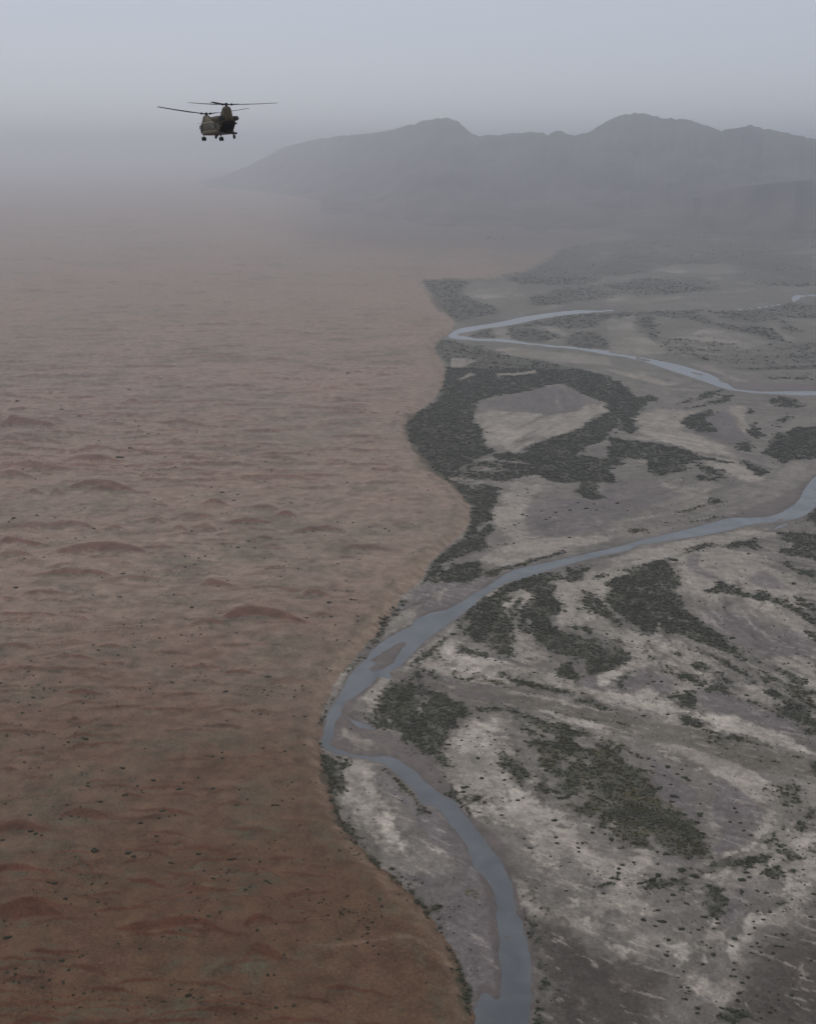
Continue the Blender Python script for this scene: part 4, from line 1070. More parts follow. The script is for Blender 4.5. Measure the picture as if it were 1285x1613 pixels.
# plants read off the picture one by one: x, y, width in tile pixels
SPOTS = {
 'O': '20,380,50 175,445,60 250,470,40 315,450,50 355,345,55 465,360,45 220,230,45 55,212,40 95,155,55 215,72,40 665,40,65 730,15,45 665,130,50 795,125,40 '
      '870,142,65 905,300,45 795,290,35 845,365,40 765,378,35 770,430,45 730,485,45 605,525,45 590,585,45 440,595,40 345,550,40 490,610,35 430,650,55 60,530,50 '
      '55,630,45 50,660,50 150,652,30 108,743,38 345,730,45 190,793,35 145,838,32 170,923,40 222,925,45 235,955,40 205,970,35 235,980,30 210,1022,38 310,1100,55 '
      '300,1140,38 315,1167,25 495,1097,45 510,1133,35 480,1155,38 600,1133,50 605,720,45 600,775,50 575,830,45 615,832,45 715,840,50 670,885,45 650,968,45 685,958,38 630,1035,60 '
      '750,590,45 820,590,42 745,642,40 780,650,35 825,635,45 930,645,45 895,700,40 940,680,35 695,672,25 870,510,35 950,485,35 1005,487,45 1040,482,35 1045,528,35 950,580,42 1000,585,45 1030,600,32 '
      '1155,828,42 1215,852,45 965,865,35 1020,860,30 1090,900,32 895,958,35 800,990,45 975,985,40 895,1027,35 975,1030,42 1085,993,50 1155,1065,30 1120,1080,30 '
      '945,1108,35 905,1135,45 1080,1195,45 1195,275,30 1270,282,25 1240,340,45 1205,148,25 1265,155,45 1240,705,35 1195,712,28 800,560,40 825,465,30 900,555,30 '
      '435,437,40 470,395,40 500,405,30 520,108,35 380,575,40 415,600,40 1225,825,22 660,150,30',
 'N': '690,60,60 645,135,38 350,118,35 235,180,25 910,60,35 1065,275,45 955,345,50 1075,358,50 1105,360,40 1045,395,45 1140,200,42 1185,155,50 930,518,20 1060,548,45 '
      '715,382,22 1015,360,25 300,205,18 630,338,16 910,335,18',
 'K': '62,480,32 95,465,25 290,605,42 45,690,22 100,720,30 140,775,32 105,757,22 150,805,22 300,710,34 300,748,30 265,830,25 380,865,32 330,887,30 240,878,22 '
      '280,888,20 150,858,20 430,745,28 435,775,28 437,800,30 465,745,32 490,746,25 395,735,22 525,650,36 525,680,36 640,720,40 600,690,30 715,772,34 690,780,28 705,838,25 710,882,38 '
      '685,905,38 682,932,40 780,865,32 790,880,26 800,915,22 925,800,38 985,815,45 930,880,36 1080,918,50 1140,905,28 930,945,55 900,978,55 1165,950,60 650,965,40 680,975,36 1030,975,50 '
      '990,270,50 1050,315,35 970,325,28 1100,340,45 1120,355,38 1080,285,28 1030,452,42 1055,460,30 1020,490,42 1195,570,50 1180,615,35 1195,500,25 1010,380,28 900,270,36 1205,415,22 1260,378,25 1205,685,35 '
      '760,185,30 800,195,28 830,215,36 870,220,36 910,232,28 155,518,14 295,540,16 85,685,14 340,800,14',
 'L': '610,700,40 630,735,38 598,640,34 640,622,28 705,705,32 575,815,38 660,820,38 690,888,48 745,925,40 470,555,28 410,498,36 320,762,55 345,740,32 100,600,50 135,605,45 305,820,45 340,910,40 '
      '400,1015,35 710,1230,50 730,1273,45 670,1295,55 990,1020,42 960,970,25 1110,940,35 1175,1210,38 1225,500,40 1150,520,40 255,1200,35 175,1222,65 290,1265,75 '
      '30,1082,50 1245,470,25 1130,1045,30 1135,1120,40 1215,655,28 925,770,20 730,600,20',
 'J': '975,105,28 1025,70,25 1030,113,22 1180,100,28 1075,218,42 1100,342,42 985,400,42 1010,395,34 1075,90,22 1135,50,26 890,135,40 265,424,30 545,905,46 1230,465,25 1240,670,18 1245,355,35 '
      '1050,475,30 1225,570,35 1160,258,22 1010,15,22 1130,385,14 1180,400,16 1210,410,16 985,430,34 1240,385,26',
 'H': '265,375,28 263,405,24 490,525,20 160,475,28 185,480,24 435,600,22 775,280,28 880,500,20 870,545,28 905,530,32 950,530,30 845,745,40 990,735,40 790,755,20 1045,550,28 1265,560,26 '
      '1185,575,26 615,235,28 520,60,36 550,130,25 600,210,22 770,205,22 1190,30,25 1220,48,20 1145,62,18 905,640,16 1215,712,26 1235,710,20 140,385,20 175,380,20 1045,585,16 1090,590,16',
 'G': '1085,755,28 1010,805,24 1020,860,24 1100,715,32 1215,710,30 920,235,50 1185,400,32 1225,410,25 895,300,12 345,620,8 1050,860,14 970,300,18',
 'E': '715,345,30 740,335,28 715,238,20 790,125,24 795,145,24 730,162,20 880,260,24 910,312,30 930,298,26 970,268,28 1010,236,22 1035,235,22 1055,425,34 660,463,26 705,460,24 610,468,24 760,282,34 790,290,28 1105,208,28 '
      '1060,255,34 1205,215,30 1155,245,28 1225,252,24 790,193,20 850,170,16 930,155,14 870,298,16 640,200,14 1190,255,18 650,235,12 905,455,12 985,450,10',
 'F': '45,210,32 110,255,22 575,570,26 350,75,22 820,668,22 840,630,20 710,860,26 985,622,16 845,710,26 1140,712,40 405,565,48 860,525,32 430,315,24 490,305,20 350,330,28 320,325,16 230,300,14 900,640,14 805,615,14 1075,645,20',
 'I': '355,112,42 100,48,40 35,100,28 155,77,26 435,425,55 965,237,42 1005,268,25 855,298,42 915,415,38 960,398,28 535,93,26 1090,580,45 1180,608,40 1075,530,30 960,682,45 1005,678,42 885,515,36 '
      '745,630,42 715,670,52 590,525,42 630,535,42 600,565,38 1190,885,35 530,890,40 95,935,38 210,1030,30 250,1042,32 400,990,32 460,995,35 495,1030,38 520,1055,36 580,1000,55 1240,705,36 965,965,36 1210,675,42 1100,660,20 1030,700,20 1245,765,24 430,875,22 250,860,26 620,1030,22 890,1395,12',
 'Q1': '375,310,24 380,338,30 105,287,30 830,405,24 850,437,28 910,487,26 800,580,36 735,635,44 610,537,24 490,375,28 790,210,26 975,485,20 1045,500,20',
 'Q2': '785,150,12 307,383,16 500,390,20 370,265,20 175,605,16 130,560,24 40,770,24 120,848,28 885,110,30 735,768,16',
 'Q3': '760,527,40 98,612,38 228,173,32 585,258,28 740,667,25 1135,415,30 1175,727,42 85,190,40 890,517,18 380,760,18 295,348,12',
 'Q4': '908,682,36 932,684,30 770,697,40 635,793,32 885,630,26 190,73,28 540,95,26 475,543,20 110,250,24 120,30,30 215,40,28 950,785,30 785,790,30 825,207,24 920,207,28 1020,243,20',
 'Q5': '207,465,38 1055,377,34 527,726,46 815,150,18 250,555,24 890,777,22 1155,120,14 1215,345,16 905,630,14',
 'Q6': '553,337,46 293,424,44 660,795,38 213,830,32 525,775,28 270,840,28 362,70,22 775,580,26 710,580,20 600,740,18 1115,452,8 810,160,16',
 'Q7': '755,82,40 1105,210,46 770,242,46 622,297,46 580,590,56 580,575,30 790,607,48 818,635,48 860,417,38 995,342,45 965,505,40 188,380,36 540,195,40 940,157,40 435,380,32 300,803,40 340,800,45 1050,665,36 '
       '20,515,36 1222,610,40 205,606,26 185,470,40 225,485,36 260,495,26 505,125,20 490,215,20 715,335,14 890,490,16 385,720,22 965,543,24 55,250,18 530,400,16',
 'Q8': '580,313,36 610,312,32 360,310,28 320,637,40 348,635,36 270,700,24 550,785,36 570,798,28 415,833,34 130,612,42 218,212,34 425,277,24 750,430,18 483,710,18 605,745,14 885,730,12 640,280,20 515,70,18',
 'BL': '25,663,28 600,838,28 200,736,24 660,597,18 1160,625,16 1165,632,14 965,597,14 940,668,14 1075,665,14 1045,555,8 540,803,12 620,610,12 1125,687,12 225,553,10 335,552,10 775,515,12',
}
inst = []
for tile, s in SPOTS.items():
    t = TILES[tile]
    for w in s.split():
        x, y, wd_ = [float(v) for v in w.split(',')]
        inst.append((t[0] + x * t[2], t[1] + y * t[2], wd_ * t[2]))
inst.sort(key=lambda a: -a[2])
PXS = inst[:292]
REST = inst[292:]
cx = np.array([p[0] for p in inst]); cyy = np.array([p[1] for p in inst])
gx, gy = np.zeros(len(inst)), np.zeros(len(inst))
for i, (px, py, w) in enumerate(inst):
    gx[i], gy[i] = at(px, py, 0)
_, sds = ground_z(gx, gy)
ond = sds < 0
for i in np.where(ond)[0]:
    gx[i], gy[i] = at(inst[i][0], inst[i][1], 4.0)
gz, sds = ground_z(gx, gy)

def zone(i):
    px, py, w = inst[i]
    if ond[i]:
        row = ('on far hazy sand' if py < 680 else 'among mid distance dunes' if py < 860 else 'on sand by the river bend' if py < 1060
               else 'on sand level with the bar' if py < 1230 else 'on the near darkened sand' if py < 1400 else 'on the nearest sand')
        c = ('at far left' if px < 130 else 'left of centre' if px < 300 else 'mid sand' if px < 430 else 'nearer the river')
        return row + ' ' + c, 'scrub bushes dotting the red sand'
    if py > 1380 and px > 1180: z = 'on the darkened silt in the lower right corner'
    elif py > 1380 and px > 1120: z = 'along the pale wash in the lower right'
    elif py > 1380 and px > 1040: z = 'on pale patches left of the lower right wash'
    elif py > 1380 and px > 980: z = 'on grey silt below the largest thicket'
    elif py > 1380: z = 'on the grey silt beside the near river'
    elif py > 1250 and px > 1140: z = 'near the black green clumps at the lower right'
    elif py > 1140 and px > 1080: z = 'on the grey clay right of the largest thicket'
    elif py > 1325 and px > 960: z = 'just below the largest olive thicket'
    elif py > 1290 and px > 860: z = 'on pale sand under the largest olive thicket'
    elif py > 1170 and px > 1000: z = 'at the upper right rim of the largest thicket'
    elif py > 1240: z = 'on pale sand right of the near river'
    elif py > 1120 and px < 900: z = 'on pale sand right of the four sided thicket'
    elif py > 1060 and px > 1085: z = 'round the lower clay pan at the right edge'
    elif py > 1000 and px > 1060: z = 'between the streaky belts at the right'
    elif py > 940 and px > 1085: z = 'on the upper clay pan at the right edge'
    elif py > 940 and px > 880: z = 'on pale sand between the curved thickets'
    elif py > 940: z = 'on pale sand beside the river bend'
    elif py > 850 and px > 900: z = 'on the pale slope below the middle river'
    elif py > 740 and px > 880: z = 'on the flat above the middle river'
    else: z = 'on the flat beside the dune edge wedge'
    return z, 'shrubs dotting the flood plain'

rnd = random.Random(4)
labs = {}
for i in range(len(PXS)):
    px, py, w = inst[i]
    d2 = np.hypot(cx - px, (cyy - py) * 1.3)
    near = int((d2 < 24).sum()) - 1
    slant = math.sqrt(gx[i] ** 2 + gy[i] ** 2 + CAMZ ** 2)
    r = w / 2 * slant / FPX
    o = bpy.data.objects.new('shrub', MESH[i % 5] if not (ond[i] and i % 4 == 0) else MESH_O[i % 3])
    o.location = (gx[i], gy[i], gz[i] - .05)
    s = r * 1.12
    o.scale = (s * rnd.uniform(1.0, 1.3), s * rnd.uniform(.55, .85) * (.8 if ond[i] else 1.15), s * rnd.uniform(.42, .66) * (.8 if ond[i] else 1))
    o.rotation_euler = (0, 0, rnd.uniform(-.5, .5) + (math.pi if rnd.random() < .5 else 0))
    COL.objects.link(o)
    z, grp = zone(i)
    sz = 'largest' if w > 14.5 else 'big' if w > 10.5 else 'medium' if w > 8 else 'small'
    comp = 'lone' if near == 0 else 'paired' if near == 1 else 'grouped' if near < 4 else 'crowded'
    labs.setdefault(('%s %s dark shrub %s' % (sz, comp, z), grp), []).append((px, o))

ORD = 'leftmost second third fourth fifth sixth seventh eighth ninth tenth eleventh twelfth'.split()
for (lab, grp), os_ in labs.items():
    os_.sort(key=lambda a: a[0])
    for k, (px, o) in enumerate(os_):
        suf = '' if len(os_) == 1 else ', leftmost' if k == 0 else ', rightmost' if k == len(os_) - 1 else ', %s from left' % ORD[min(k, 11)]
        tag(o, lab + suf, 'shrub', grp)

KIND = bpy.data.collections.new('shrub_kinds'); KIND_O = bpy.data.collections.new('olive_shrub_kinds')
seen = set(); seen_o = set()
for o in COL.objects:
    if o.name.startswith('shrub') and o.type == 'MESH':
        if o.data in MESH and o.data not in seen: seen.add(o.data); KIND.objects.link(o)
        if o.data in MESH_O and o.data not in seen_o: seen_o.add(o.data); KIND_O.objects.link(o)

def scatter_tree(name, coll):
    g = bpy.data.node_groups.new(name, 'GeometryNodeTree')
    g.interface.new_socket('Geometry', in_out='INPUT', socket_type='NodeSocketGeometry')
    g.interface.new_socket('Geometry', in_out='OUTPUT', socket_type='NodeSocketGeometry')
    N = g.nodes.new
    gi, go = N('NodeGroupInput'), N('NodeGroupOutput')
    ci = N('GeometryNodeCollectionInfo'); ci.inputs['Collection'].default_value = coll
    ci.inputs['Separate Children'].default_value = True; ci.inputs['Reset Children'].default_value = True
    ip = N('GeometryNodeInstanceOnPoints'); ip.inputs['Pick Instance'].default_value = True
    sc = N('GeometryNodeInputNamedAttribute'); sc.data_type = 'FLOAT_VECTOR'; sc.inputs['Name'].default_value = 'size'
    ro = N('GeometryNodeInputNamedAttribute'); ro.data_type = 'FLOAT_VECTOR'; ro.inputs['Name'].default_value = 'turn'
    pk = N('GeometryNodeInputNamedAttribute'); pk.data_type = 'INT'; pk.inputs['Name'].default_value = 'pick'
    g.links.new(gi.outputs[0], ip.inputs['Points'])
    g.links.new(ci.outputs[0], ip.inputs['Instance'])
    g.links.new(sc.outputs['Attribute'], ip.inputs['Scale'])
    g.links.new(ro.outputs['Attribute'], ip.inputs['Rotation'])
    g.links.new(pk.outputs['Attribute'], ip.inputs['Instance Index'])
    g.links.new(ip.outputs[0], go.inputs[0])
    return g
TREE, TREE_O = scatter_tree('shrub_scatter', KIND), scatter_tree('olive_shrub_scatter', KIND_O)

def scatter(name, X, Y, Zz, R, tree, label, seed=1):
    if len(X) == 0: return None
    rg = np.random.default_rng(seed)
    me = bpy.data.meshes.new(name); n = len(X)
    me.vertices.add(n); me.vertices.foreach_set('co', np.stack([X, Y, Zz], 1).astype(np.float32).ravel())
    a = me.attributes.new('size', 'FLOAT_VECTOR', 'POINT')
    s = np.stack([R * rg.uniform(.8, 1.2, n), R * rg.uniform(.8, 1.2, n), R * rg.uniform(.34, .62, n)], 1)
    a.data.foreach_set('vector', s.astype(np.float32).ravel())
    a = me.attributes.new('turn', 'FLOAT_VECTOR', 'POINT')
    q = np.zeros((n, 3)); q[:, 2] = rg.uniform(0, 6.28, n)
    a.data.foreach_set('vector', q.astype(np.float32).ravel())
    a = me.attributes.new('pick', 'INT', 'POINT'); a.data.foreach_set('value', rg.integers(0, 15, n).astype(np.int32))
    o = bpy.data.objects.new(name, me); COL.objects.link(o)
    md = o.modifiers.new('scatter', 'NODES'); md.node_group = tree
    tag(o, label, 'thicket' if name == 'shrub_thicket' else 'scrub', kind='stuff')
    return o

rg = np.random.default_rng(5)
def candidates(r0, r1, sp, a0=-25, a1=27):
    ext = r1 * math.sin(math.radians(27)) + 20
    xs = np.arange(-ext, ext, sp); ys = np.arange(r0 * .88, r1 + 1, sp)
    X, Y = np.meshgrid(xs, ys); X, Y = X.ravel(), Y.ravel()
    X = X + rg.uniform(-.45, .45, len(X)) * sp; Y = Y + rg.uniform(-.45, .45, len(Y)) * sp
    r = np.hypot(X, Y); a = np.degrees(np.arctan2(X, Y))
    m = (r > r0) & (r < r1) & (a > a0) & (a < a1)
    return X[m], Y[m]

bx, by, br, bk, bo = [], [], [], [], []
sx, sy, sr = [], [], []
for r0, r1, sp in ((385, 620, 1.2), (620, 850, 1.5), (850, 1300, 2.2), (1300, 2000, 3.8), (2000, 3500, 7), (3500, 6000, 14)):
    X, Y = candidates(r0, r1, sp, -14)
    sdv = bank_sd(X, Y)
    k_ = sdv > -3
    X, Y, sdv = X[k_], Y[k_], sdv[k_]
    c, K, O, V2 = cover_at(X, Y, None, True)
    ok = rg.random(len(X)) < (c ** 1.1) * np.interp(r1, [620, 1300, 2000, 3500, 6000], [.85, .85, .8, .35, .10])
    ok &= (sdv > .5) | (K == list(THICK).index('bank'))
    wsdv = np.full(len(X), 60.0)
    for nm, P in WATERS: wsdv = np.minimum(wsdv, sdf(X, Y, P, 20))
    ok &= wsdv > 1.5
    bx.append(X[ok]); by.append(Y[ok]); bk.append(K[ok]); bo.append(O[ok])
    br.append(np.minimum(sp, 4.2) * (.5 + .75 * rg.random(ok.sum()) ** 2) * (.7 + .4 * c[ok]))
    if r1 <= 2000:
        # small scattered plants on the open silt
        cl = fbm(X / 28, Y / 28, 201, 3) + .5 * fbm(X / 120, Y / 120, 202, 2)
        o2 = (~ok) & (wsdv > 5) & (sdv > .5) & (rg.random(len(X)) < .28 * V2 + np.clip(.02 + .26 * (cl - .05), 0, .2) * (sp / 2.6) ** .8 * np.where(Y < 640, .35, 1))
        sx.append(X[o2]); sy.append(Y[o2]); sr.append((.35 + .9 * rg.random(o2.sum()) ** 2) * (sp / 2) ** .35)
bx, by, br, bk, bo = map(np.concatenate, (bx, by, br, bk, bo))
bz = np.where(bk == list(THICK).index('bank'), ground_z(bx, by)[0], 0.0)
for ki, key in enumerate(THICK):
    for tree, flag in ((TREE, 0), (TREE_O, 1)):
        # olive thickets mix both leaf kinds
        m = bk == ki
        mix = (bo > .5) & (fbm(bx / 16, by / 16, 300, 2) > -.05)
        m = m & (mix == bool(flag))
        if m.sum() == 0: continue
        lab = THICK[key] if not flag else THICK[key] + ', its olive leaved part'
        scatter('shrub_thicket', bx[m], by[m], bz[m], br[m], tree, lab, 10 + ki)
sx, sy, sr = map(np.concatenate, (sx, sy, sr))
ri = np.arange(len(PXS), len(inst)); ro_ = ri[~ond[ri]]
rr = np.array([inst[i][2] / 2 * math.sqrt(gx[i] ** 2 + gy[i] ** 2 + CAMZ ** 2) / FPX for i in range(len(inst))])
sx = np.concatenate([sx, gx[ro_]]); sy = np.concatenate([sy, gy[ro_]]); sr = np.concatenate([sr, rr[ro_]])
zz, sdv = ground_z(sx, sy)
scatter('scattered_shrubs', sx, sy, zz, sr, TREE, 'tiny dark plants sprinkled over the pale flood plain', 90)

ex, ey, er = [], [], []
for r0, r1, sp in ((360, 640, 2.3), (640, 1000, 3.4), (1000, 1700, 6.0)):
    X, Y = candidates(r0, r1, sp, -27, 8)
    sdv = bank_sd(X, Y)
    m = sdv < -4
    X, Y = X[m], Y[m]
    foot = foot_of(X, Y)
    H, Mk, Ft = dune_field(X, Y)
    den = fbm(X / 45, Y / 30, 211, 3) + .35 * fbm(X / 160, Y / 120, 212, 2) + .35 * Ft
    p = np.clip((den - .1) * .9, .006, .5) * (Mk < .4)
    ok = rg.random(len(X)) < p
    ex.append(X[ok]); ey.append(Y[ok]); er.append((.42 + .95 * rg.random(ok.sum()) ** 2.4) * (sp / 2.4) ** .5)
ex, ey, er = map(np.concatenate, (ex, ey, er))
rd = ri[ond[ri]]
ex = np.concatenate([ex, gx[rd]]); ey = np.concatenate([ey, gy[rd]]); er = np.concatenate([er, rr[rd]])
zz, _ = ground_z(ex, ey)
half = rg.random(len(ex)) < .35
scatter('desert_scrub', ex[~half], ey[~half], zz[~half], er[~half], TREE, 'tiny grey green scrub tufts speckling the red sand', 91)
scatter('desert_scrub', ex[half], ey[half], zz[half], er[half], TREE_O, 'tiny dry olive tufts speckling the red sand', 92)
# two far clumps of trees at the hazy dune margin
fxs, fys, frr = [], [], []
for px, py, w, h in ((520, 331, 34, 4), (548, 335, 22, 3), (770, 374, 8, 3), (786, 376, 22, 3)):
    for k in range(10):
        X, Y = at(px + rg.uniform(-.5, .5) * w, py + rg.uniform(-.5, .5) * h, 4)
        fxs.append(X); fys.append(Y); frr.append(rg.uniform(3, 6))
scatter('desert_scrub', np.array(fxs), np.array(fys), np.full(len(fxs), 4.0), np.array(frr), TREE, 'faint far clumps of trees on the hazy sand margin', 93)

# ------------------------------------------------------------------ helicopter
def hmat(name, c0, c1, rough=.7, scale=1.2, spec=.3):
    m = bpy.data.materials.new(name); m.use_nodes = True
    t = m.node_tree; b = t.nodes['Principled BSDF']
    tc = t.nodes.new('ShaderNodeTexCoord')
    n = t.nodes.new('ShaderNodeTexNoise'); n.inputs['Scale'].default_value = scale; n.inputs['Detail'].default_value = 5
    t.links.new(tc.outputs['Object'], n.inputs['Vector'])
    r = t.nodes.new('ShaderNodeValToRGB')
    r.color_ramp.elements[0].position = .35; r.color_ramp.elements[0].color = (*c0, 1)
    r.color_ramp.elements[1].position = .68; r.color_ramp.elements[1].color = (*c1, 1)
    t.links.new(n.outputs['Fac'], r.inputs['Fac']); t.links.new(r.outputs['Color'], b.inputs['Base Color'])
    b.inputs['Roughness'].default_value = rough; b.inputs['Specular IOR Level'].default_value = spec
    return m
TAN = hmat('dusty_tan_paint', (.088, .073, .044), (.130, .108, .070))
BRN = hmat('brown_paint', (.068, .050, .026), (.098, .074, .042))
DRK = hmat('dark_hold', (.010, .010, .009), (.022, .020, .018), .9)
RUB = hmat('black_rubber', (.010, .010, .010), (.020, .019, .018), .85)
BLD = hmat('black_blade', (.010, .010, .011), (.018, .018, .018), .7)
GLS = hmat('dark_glass', (.006, .007, .008), (.012, .013, .014), .15, 1, .5)
SOOT = hmat('sooty_metal', (.014, .013, .012), (.035, .031, .027), .6)

heli = bpy.data.objects.new('helicopter', None); COL.objects.link(heli)
tag(heli, 'tan tandem rotor transport helicopter flying away with its rear ramp open', 'helicopter')

def part(name, bm, mats, parent, smooth=True, label=None):
    bmesh.ops.recalc_face_normals(bm, faces=bm.faces)
    me = bpy.data.meshes.new(name); bm.to_mesh(me); bm.free()
    for m in (mats if isinstance(mats, list) else [mats]): me.materials.append(m)
    if smooth: me.polygons.foreach_set('use_smooth', np.ones(len(me.polygons), bool))
    o = bpy.data.objects.new(name, me); COL.objects.link(o); o.parent = parent
    if label: o['label'] = label
    return o

def loft(bm, rings, cap0=True, cap1=True, mi=0, close=True):
    vr = [[bm.verts.new(p) for p in r] for r in rings]
    n = len(rings[0])
    for a, b in zip(vr[:-1], vr[1:]):
        for i in range(n if close else n - 1):
            f = bm.faces.new([a[i], a[(i + 1) % n], b[(i + 1) % n], b[i]]); f.material_index = mi
    if cap0: bm.faces.new(vr[0][::-1]).material_index = mi
    if cap1: bm.faces.new(vr[-1]).material_index = mi
    return vr

def sup(n, e):
    out = []
    for i in range(n):
        a = 2 * math.pi * (i + .5) / n
        c, s = math.cos(a), math.sin(a)
        out.append((math.copysign(abs(c) ** (2 / e), c), math.copysign(abs(s) ** (2 / e), s)))
    return out

FS = [(7.65, 1.55, 1.85, .18, 2.2, 0), (7.45, 1.22, 2.2, .55, 2.4, 0), (7.0, 1.0, 2.62, .88, 2.7, 0), (6.3, .86, 2.92, 1.08, 3.2, 0), (5.4, .78, 3.05, 1.2, 3.8, 0),
      (4.0, .75, 3.08, 1.25, 4.2, 0), (0, .75, 3.08, 1.25, 4.2, 0), (-3.0, .75, 3.08, 1.25, 4.2, 0), (-4.2, .78, 3.08, 1.25, 4.2, .9), (-4.9, .86, 3.0, 1.24, 4.4, 2.4)]
def fring(x, zb, zt, hw, e, sh, inset=0):
    zc, hh = (zb + zt) / 2, (zt - zb) / 2
    r = []
    for c, s in sup(32, e):
        z = zc + s * (hh - inset)
        r.append((x - sh * (s + 1) / 2, c * (hw - inset), z))
    return r
bm = bmesh.new()
outer = loft(bm, [fring(*f) for f in FS], True, False, 0)
inner = loft(bm, [fring(*f, inset=.09) for f in FS[5:]], True, False, 1)
n = 32
for i in range(n):
    bm.faces.new([outer[-1][i], outer[-1][(i + 1) % n], inner[-1][(i + 1) % n], inner[-1][i]]).material_index = 0
body = part('fuselage', bm, [TAN, DRK], heli)

def box(bm, x0, x1, y0, y1, z0, z1, mi=0, bev=0):
    r = bmesh.ops.create_cube(bm, size=1)
    for v in r['verts']:
        v.co = Vector(((x0 + x1) / 2 + v.co.x * (x1 - x0), (y0 + y1) / 2 + v.co.y * (y1 - y0), (z0 + z1) / 2 + v.co.z * (z1 - z0)))
    return r['verts']

def tube(bm, p, q, r0, r1=None, n=10, mi=0):
    p, q = Vector(p), Vector(q); r1 = r0 if r1 is None else r1
    d = (q - p).normalized(); a = d.orthogonal().normalized(); b = d.cross(a)
    loft(bm, [[p + (a * math.cos(t) + b * math.sin(t)) * r0 for t in [2 * math.pi * i / n for i in range(n)]],
              [q + (a * math.cos(t) + b * math.sin(t)) * r1 for t in [2 * math.pi * i / n for i in range(n)]]], True, True, mi)

# cargo floor, bulkhead crates of the hold, ramp
bm = bmesh.new(); box(bm, -4.7, 3.6, -1.1, 1.1, .93, 1.0); part('cargo_floor', bm, SOOT, heli, False)
bm = bmesh.new()
vsx = box(bm, -7.45, -4.85, -1.12, 1.12, .80, .92)
for v in vsx:
    if v.co.x < -6: v.co.z -= .10
rmp = part('ramp', bm, BRN, heli, False)
bm = bmesh.new(); box(bm, -7.46, -4.9, 1.12, 1.2, .72, 1.04); box(bm, -7.46, -4.9, -1.2, -1.12, .72, 1.04); part('ramp_curb', bm, SOOT, rmp, False)
bm = bmesh.new(); box(bm, -6.9, -5.0, -1.0, 1.0, 2.62, 2.70); part('upper_door', bm, SOOT, heli, False)

def plan(x0, x1, hw, z, e=3, n=24):
    return [((x0 + x1) / 2 + c * (x1 - x0) / 2, s * hw, z) for c, s in sup(n, e)]
bm = bmesh.new()
loft(bm, [plan(3.5, 7.0, .86, 2.85), plan(3.9, 6.85, .78, 3.2), plan(4.5, 6.7, .66, 3.6), plan(5.0, 6.6, .56, 3.95), plan(5.3, 6.4, .42, 4.12), plan(5.5, 6.2, .28, 4.2)])
part('forward_pylon', bm, TAN, heli)
bm = bmesh.new()
loft(bm, [plan(-7.3, -2.6, .98, 2.9, 3), plan(-7.45, -3.2, .92, 3.3, 3), plan(-7.4, -3.9, .82, 3.8, 2.8), plan(-7.25, -4.5, .74, 4.4, 2.6), plan(-7.0, -4.9, .66, 4.85, 2.5), plan(-6.75, -5.2, .52, 5.12, 2.3), plan(-6.4, -5.5, .3, 5.25, 2)])
part('aft_pylon', bm, BRN, heli)
bm = bmesh.new()
loft(bm, [[(x, c * .36, 3.1 + s * .32) for c, s in sup(12, 3)] for x in (4.2, 3.4, -2.6, -3.4)])
part('roof_tunnel', bm, TAN, heli)
